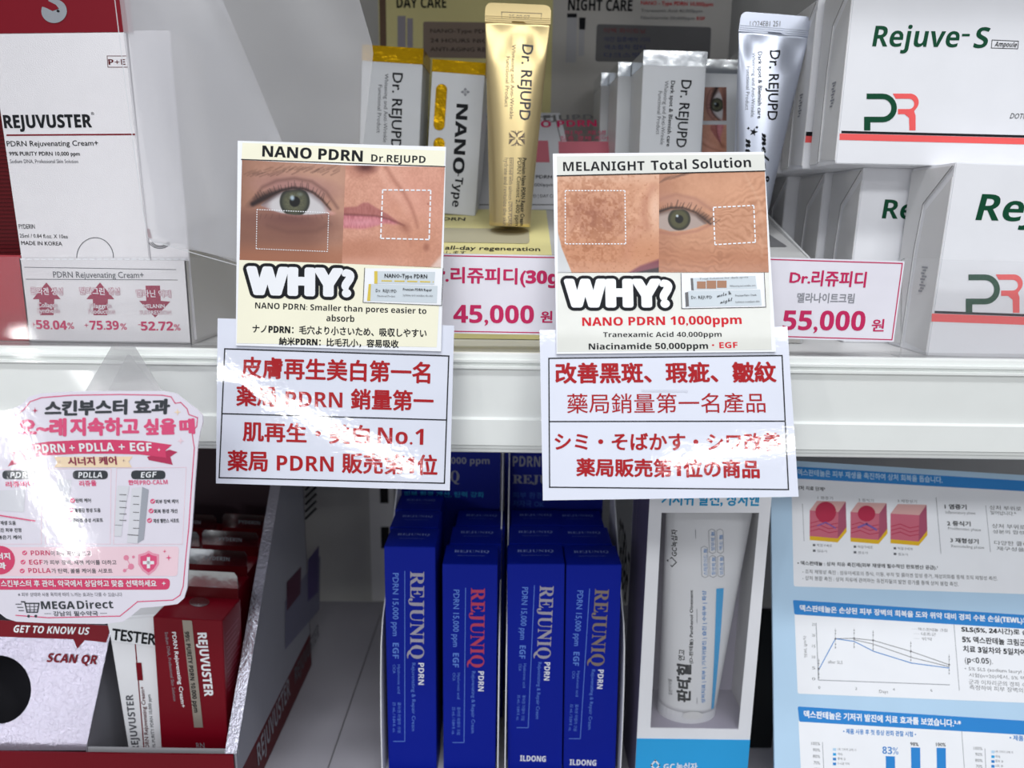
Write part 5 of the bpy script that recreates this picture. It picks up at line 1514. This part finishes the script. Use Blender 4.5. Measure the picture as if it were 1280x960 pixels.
def redbox(TL, TR, BL, Y, yaw, lean, label):
    c = Carton(TL, TR, BL, Y, .030, lean=lean, yaw=yaw, zb=FLZ + .0016)
    T = Thing('cream_carton', label, 'box', 'crimson cream cartons with silver tabs')
    b = T.part('carton', c.shell(), CRIM, bevel=.0004)
    BFc = Face(c.O + c.V * c.h + c.W * (c.d * .96), c.U, c.V)
    r = .003
    tb = [(0.001, 0), (c.w - .001, 0), (c.w - .001, .020 - r), (c.w - r, .020), (r, .020), (.001, .020 - r)]
    tp = T.part('hang_tab', G().slab(BFc, tb, 0, -.0005), MAROON, b)
    T.part('tab_foil', G().slab(BFc, [(0.001, .008), (c.w - .001, .008), (c.w - .001, .020 - r), (c.w - r, .020), (r, .020), (.001, .020 - r)], .0003, 0), SILVT, b)
    return c, T, b, BFc, tp
c, T, b, BFc, tp = redbox((191, 771), (278, 776), (208, 930), .030, -2, 0, 'crimson cream carton in front of the tray with silver strip and white name reading downwards')
F = c.face
g = G().fpx(F, [(228, 775), (240, 775.5), (254, 909), (243, 909)], .0003)
T.part('silver_strip', g, mat('champagne_foil', 'a9a095', .3, metal=.5), b)
prints(T, F, [('REJUVUSTER', 247, 791, 256, 870, 11, WHITE, 'b', .02), ('PDRN Rejuvenating Cream+', 215, 790, 227, 884, 5, WHITE, 'b'), ('Sodium DNA, Professional Skin Solution', 206, 790, 217, 876, 4, LGREY), ('RN', 246, 935, 256, 935, 7, LGREY)], b)
prints(T, F, [('99% PURITY PDRN 10,000 ppm', 231, 789, 243, 890, 5.5, DARK, 'b')], b, lift=.0005)
T.part('drop_emblem', G().disc(c.top(), (249, 753), 13, 6, .0004), SILVT, b)
S = c.right()
g = G()
for k in range(13): g.flat(S, [(.004, c.h - .012 - k * .0035), (.026 - (k % 3) * .003, c.h - .012 - k * .0035), (.026 - (k % 3) * .003, c.h - .0128 - k * .0035), (.004, c.h - .0128 - k * .0035)], .0002)
T.part('small_print', g, mat('dim_rose_print', '9a5060', .5), b)
T.done()
first = T.root
# plain rows behind
c, T, b, BFc, tp = redbox((191, 771), (278, 776), (208, 930), .030, 0, 0, 'x')
k_ = .66
V_, Fc_ = glyphs(conv('PYDERIN', 'b'), 2)
mx_ = max(p[0] for p in V_)
g = G().add([BFc.pt(c.w / 2 + (p[0] - mx_ / 2) * .0042, .0118 + p[1] * .0042, .0004) for p in V_], Fc_)
T.part('tab_lettering', g, LGREY, b)
T.done()
src = T.root
names = ['second', 'third', 'fourth', 'fifth']
dxs = [(.0015, 'near-wall'), (-.0535, 'hidden-side')]
for col in range(2):
    for r_ in range(4):
        lab = '%s crimson carton from the front in the column %s' % (names[r_], 'against the grey side wall' if col == 0 else 'behind the tester box')
        off = Vector((dxs[col][0] - (.003 if r_ % 2 and col == 0 else 0) + (-.006 if r_ >= 0 and col == 0 else 0), .034 * (r_ + 1), .0))
        if col == 0 and r_ == 0:
            base = src
            src_loc = src.location.copy()
            clone_off = off
            src['label'] = lab
            keep = (src, off)
        elif not (col == 1 and r_ < 1):
            clone(src, off, lab)
keep[0].location = keep[0].location + keep[1]
# tester
c = Carton((134, 772), (196, 768), (165, 930), .034, .03, zb=FLZ + .0016, yaw=4)
T = Thing('tester_box', 'white tester box with black lettering sticker leaning beside the crimson front carton', 'box')
b = T.part('carton', c.shell(), CART, bevel=.0004)
F = c.face
T.part('sticker', G().fpx(F, [(134, 776), (192, 771), (194, 808), (140, 801)], .0003), PAPER, b)
prints(T, Face(F.O + F.N * .0003, F.U, F.V), [('TESTER', 140, 799, 194, 806, 14, DARK, 'r', .03)], b)
prints(T, F, [('REJUVUSTER', 174, 938, 166, 868, 9, INKG, 'b', .01), ('PDRN Rejuvenating Cream+', 187, 938, 180, 858, 5, MAROON, 'b'), ('99% PURITY PDRN 10,000 ppm', 195, 938, 188, 868, 4, INKG, 'b')], b)
T.part('red_line', G().line(F, [(169, 803), (180, 935)], 1.5), CRIM, b)
T.part('red_pill', G().fpx(F, [(170, 828), (177, 828), (179, 850), (172, 850)], .0004), CRIM, b)
T.done()

# ================================================================ wobbler card on its clear strip
T = Thing('wobbler_card', 'pink and white cut-out wobbler card hanging from a clear strip below the silver display', 'sign')
YW = -.072
F = plane(120, 600, YW, lean=2)
out = [(-30, 522), (0, 515), (15, 511), (28, 505), (36, 496), (50, 492), (90, 489.5), (150, 489), (203, 489), (220, 492), (235, 504), (246, 512), (253, 519), (253.5, 528), (250, 540), (247, 560), (244, 600), (240, 660), (236, 700), (234, 735), (230, 748), (222, 755), (200, 758), (176, 760), (164, 770), (154, 777), (130, 780), (60, 779), (20, 777), (8, 773), (0, 767), (-30, 755)]
WOB = mat('wobbler_card_gloss', 'e6e2ee', .5, coat=1.0, coatr=.06, bump=(220, .00004, 4))
b = T.part('card', G().spx(F, out[::-1], 0, -.0009), WOB)
inn = [(20, 519), (30, 512), (38, 502), (52, 497), (90, 494), (150, 493), (203, 494), (214, 496), (219, 504), (226, 503), (234, 511), (236, 518), (247, 522), (246, 533), (240, 540), (243, 560), (240, 600), (236, 660), (232, 700), (229, 733), (225, 744), (216, 750), (172, 752), (160, 762), (150, 770), (60, 772), (20, 769)]
T.part('outline', G().line(F, inn, 1.2), PINKM, b)
CHAR = mat('ink_charcoal', '34393f', .5)
rib = mat('ribbon_rose_print', 'd8406c', .5)
T.part('ribbon_tail', G().fpx(F, [(184, 571), (212, 562), (222, 565), (213, 571), (216, 581), (186, 575)], .00012).fpx(F, [(10, 583), (16, 573), (12, 566), (36, 560), (40, 574)], .00012), mat('ribbon_dark_print', 'b82f58', .5), b)
T.part('ribbon', G().fpx(F, [(34, 556), (60, 552), (100, 550), (140, 549.5), (180, 551), (215, 556), (207, 563), (208, 572), (175, 568), (140, 567), (100, 567), (60, 569), (38, 572)], .00016), rib, b)
T.part('cream_ribbon', G().fpx(F, [(68, 571), (166, 570.5), (161, 577), (165, 584), (68, 584), (72, 578)], .0002), CREAM, b)
for q in ([(-20, 587), (52, 586), (52, 680), (-20, 680)], [(57, 586), (139, 585), (138, 680), (57, 680)], [(146, 585), (233, 584), (228, 680), (142, 680)]):
    T.part('cell_outline', G().line(F, q, .6, .00012, closed=True), PINKL, b)
T.part('pink_panel', G().rrect(F, [(-20, 684), (224, 683), (222, 720), (-20, 720)], 4, .00010), PINKL, b)
T.part('pink_bar', G().rrect(F, [(-20, 723), (213, 723), (212, 737), (-20, 737)], 6, .00010), rib, b)
for x0, x1 in ((3, 50), (91, 135), (164, 207)):
    T.part('name_pill', G().rrect(F, [(x0, 588), (x1, 588), (x1, 599), (x0, 599)], 5.4, .00012), CHAR, b)
T.part('badge', G().disc(F, (0, 700), 19, 18, .0002, 28), rib, b)
prints(T, F, [('스킨부스터', 57, 519.5, 158, 517.5, 18, CHAR, 'r', .055, .12), ('효과', 168, 517.5, 211, 517, 18, CHAR, 'r', .055, .12),
              ('오~래', 24, 544.5, 82, 544.5, 21, PINKM, 'r', .055, .1), ('지속하고', 89, 544, 173, 543.5, 21, PINKM, 'r', .055, .1), ('싶을', 181, 543, 219, 542, 19, PINKM, 'r', .055, .1), ('때', 226, 542, 243, 541.5, 18, PINKM, 'r', .055, .05),
                            ('리쥬바나', 8, 609, 44, 608, 7, PINKM, 'r', .04), ('리쥬올', 100, 608, 121, 607, 7, PINKM, 'r', .04), ('한미', 161, 606, 173, 606, 6, PINKM, 'r', .05), ('PRO-CALM', 175, 606, 210, 605, 5.5, PINKM, 'b'),
              ('탄력 케어', 95, 628, 114, 628, 5, CHAR, 'r', .03), ('볼륨감 형성 도움', 94, 640.5, 126, 640, 5, CHAR, 'r', .03), ('콜라겐 생성 서포트', 91, 653, 129, 652.5, 5, CHAR, 'r', .03),
              ('피부 장벽 케어', 195, 629.5, 223, 629, 5, CHAR, 'r', .03), ('회복 환경 개선', 193, 641.5, 222, 641, 5, CHAR, 'r', .03), ('재생 밸런스 서포트', 192, 653.5, 224, 653, 5, CHAR, 'r', .03),
              ('재생 도움', 1, 656, 20, 656, 5, CHAR, 'r', .03), ('벌어진 피부 진정', -8, 665, 27, 665, 5, CHAR, 'r', .03), ('붉은기 케어', -2, 674, 27, 674, 5, CHAR, 'r', .03),
              ('PDRN', 39, 694, 63, 694, 6, PINK, 'b'), ('이 피부 재생을 돕고', 64, 694.5, 114, 694.5, 6, CHAR, 'r', .02), ('EGF', 37, 705.5, 54, 705.5, 6, PINK, 'b'), ('가 피부 장벽, 재생 케어를 더하고', 55, 706, 146, 706, 6, CHAR, 'r', .02),
              ('PDLLA', 36, 716, 64, 716, 6, PINK, 'b'), ('가 탄력, 볼륨 케어을 서포트', 65, 716.5, 141, 716.5, 6, CHAR, 'r', .02),
              ('※ 피부 상태와 사용 목적에 따라 느끼는 효과는 다를 수 있습니다', 23, 745.5, 153, 745.5, 5, INKG, 'r'),
              ('MEGA', 52, 761, 94, 761, 9.5, CHAR, 'b', .01), ('Direct', 97, 761, 142, 760, 10, CHAR, 'b', .0), ('─ 강남의 필수약국 ─', 56, 770, 134, 769.5, 6, CHAR, 'r', .02)], b)
F_ = Face(F.O + F.N * .0002, F.U, F.V)
prints(T, F_, [('PDRN + PDLLA', 45, 566, 143, 563.5, 10.5, WHITE, 'b', .01), ('+ EGF', 149, 563.5, 190, 564, 10.5, WHITE, 'b', .01), ('PDRN', 13, 597, 42, 597, 7, WHITE, 'i'), ('PDLLA', 98, 597, 128, 597, 7, WHITE, 'i'), ('EGF', 176, 597, 195, 596.5, 7, WHITE, 'i'), ('시너지 케어', 86, 581.5, 146, 580.5, 10, mat('ink_wine', '8e2a48', .5), 'r', .04),
               ('스킨부스터 후 관리, 약국에서 상담하고 맞춤 선택하세요', 2, 733.5, 196, 733.5, 8.5, WHITE, 'r', .03), ('너지', -3, 699, 13, 699, 8, WHITE, 'r', .05), ('과', -3, 711, 8, 711, 8, WHITE, 'r', .05)], b)
for x, y in ((91, 625.5), (89, 637.5), (87, 650), (191, 626.5), (189, 638.5), (187, 650.5), (31, 691), (29, 702.5), (28, 713.5)):
    T.part('check_dot', G().disc(F, (x, y), 3.2, 3.0, .00014, 12), PINKM, b)
g = G()
for x, y in ((91, 625.5), (89, 637.5), (87, 650), (191, 626.5), (189, 638.5), (187, 650.5), (31, 691), (29, 702.5), (28, 713.5)):
    g.line(F, [(x - 1.5, y), (x - .3, y + 1.3), (x + 1.8, y - 1.5)], .7, .0002)
T.part('check_mark', g, WHITE, b)
def star(x, y, r, m):
    pts = []
    for k in range(8):
        rr = r if k % 2 == 0 else r * .28
        pts.append((x + rr * math.cos(math.radians(45 * k)), y + rr * math.sin(math.radians(45 * k))))
    T.part('sparkle', G().fpx(F, pts, .0002), m, b)
star(44, 513, 4, PINK); star(222, 515, 4.5, CREAM); star(23, 515, 4, CREAM); star(226, 551, 4.5, PINKL); star(199, 562, 2.5, WHITE); star(75, 577, 2.5, PINKL); star(155, 576, 2.5, PINKL); star(211, 697, 4, PINKM); star(206, 689, 2.5, PINKM); star(205, 729, 3, WHITE)
g = G().fpx(F, [(147, 607), (162, 607.5), (154, 650), (152, 670), (143, 670), (144, 650)], .0002).fpx(F, [(72, 598), (90, 600), (86, 627), (69, 625)], .0002).fpx(F, [(-5, 613), (32, 612), (30, 640), (-5, 638)], .00015)
T.part('pictured_tube', g, mat('pictured_pale', 'dcdde4', .5), b)
T.part('pictured_box', G().fpx(F, [(165, 610), (178, 608.5), (172, 679), (159, 678)], .0002), _m['pictured_pale'], b)
T.part('pictured_box_side', G().fpx(F, [(178, 608.5), (186, 612), (180, 674), (172, 679)], .0002), mat('pictured_grey', 'a4a8b2', .5), b)
g = G()
for k in range(5): g.line(F, [(150, 618 + k * 8), (158, 618.3 + k * 8)], .9, .0003).line(F, [(167, 620 + k * 10), (174, 620.3 + k * 10)], .8, .0003)
g.line(F, [(144, 656), (153, 656.5)], .5, .0003).line(F, [(160, 668), (173, 669)], 1, .0003)
T.part('pictured_text', g, GREYP, b)
g = G().line(F, [(0, 644), (44, 651)], 1.6, .0003); T.part('pictured_stripe', g, PINKM, b)
g = G()
sh = lambda s: [(186 + s * a, 703 + s * c_) for a, c_ in ((-13, -10), (-5, -12), (0, -15), (5, -12), (13, -10), (13, 2), (8, 10), (0, 16), (-8, 10), (-13, 2))]
T.part('shield', G().fpx(F, sh(1)[::-1], .0002), mat('shield_print', 'ea9cb4', .5), b)
T.part('shield_inner', G().fpx(F, sh(.78)[::-1], .00026), PINKM, b)
T.part('cross', G().fpx(F, [(184, 696), (188, 696), (188, 710), (184, 710)], .00034).fpx(F, [(179, 701), (193, 701), (193, 705), (179, 705)], .00034), WHITE, b)
g = G()
for x, y, r_ in ((158, 697, 3.4), (164, 708, 3.8), (156, 713, 2.2), (167, 696, 1.8)): g.disc(F, (x, y), r_, r_, .0002, 12)
g.line(F, [(158, 697), (164, 708), (156, 713)], .7, .00018)
T.part('molecule', g, mat('molecule_print', 'e58aa6', .5), b)
g = G().line(F, [(27, 752), (31, 752), (34, 765), (47, 765), (49, 754), (32, 754)], 1.5, .0002).line(F, [(33, 758), (48, 758)], .8, .0002).line(F, [(33, 762), (47, 762)], .8, .0002).line(F, [(37, 754), (38, 765)], .8, .0002).line(F, [(43, 754), (43, 765)], .8, .0002)
g.disc(F, (36, 770), 1.8, 1.8, .0002, 10).disc(F, (45, 770), 1.8, 1.8, .0002, 10).line(F, [(20, 755), (27, 755)], .9, .0002).line(F, [(22, 759), (29, 759)], .9, .0002).line(F, [(24, 763), (30, 763)], .9, .0002)
T.part('cart_logo', g, CHAR, b)
o1 = at(154, 433, -.0118); o2 = at(154, 500, YW + .004)
SFc = Face(o1, (1, 0, 0), o1 - o2)
T.part('clear_strip', G().spx(SFc, [(140, 432), (168, 432), (210, 500), (100, 500)], 0, -.0003), FILM2, label='clear bent plastic strip')
T.part('clear_fold', G().spx(SFc, [(159, 445), (163, 445), (206, 500), (130, 500)], .0006, .0003), FILM2)
T.done()
glossify(T.parts[0][8], WOB)

bpy.data.objects.remove(_tx['o'])
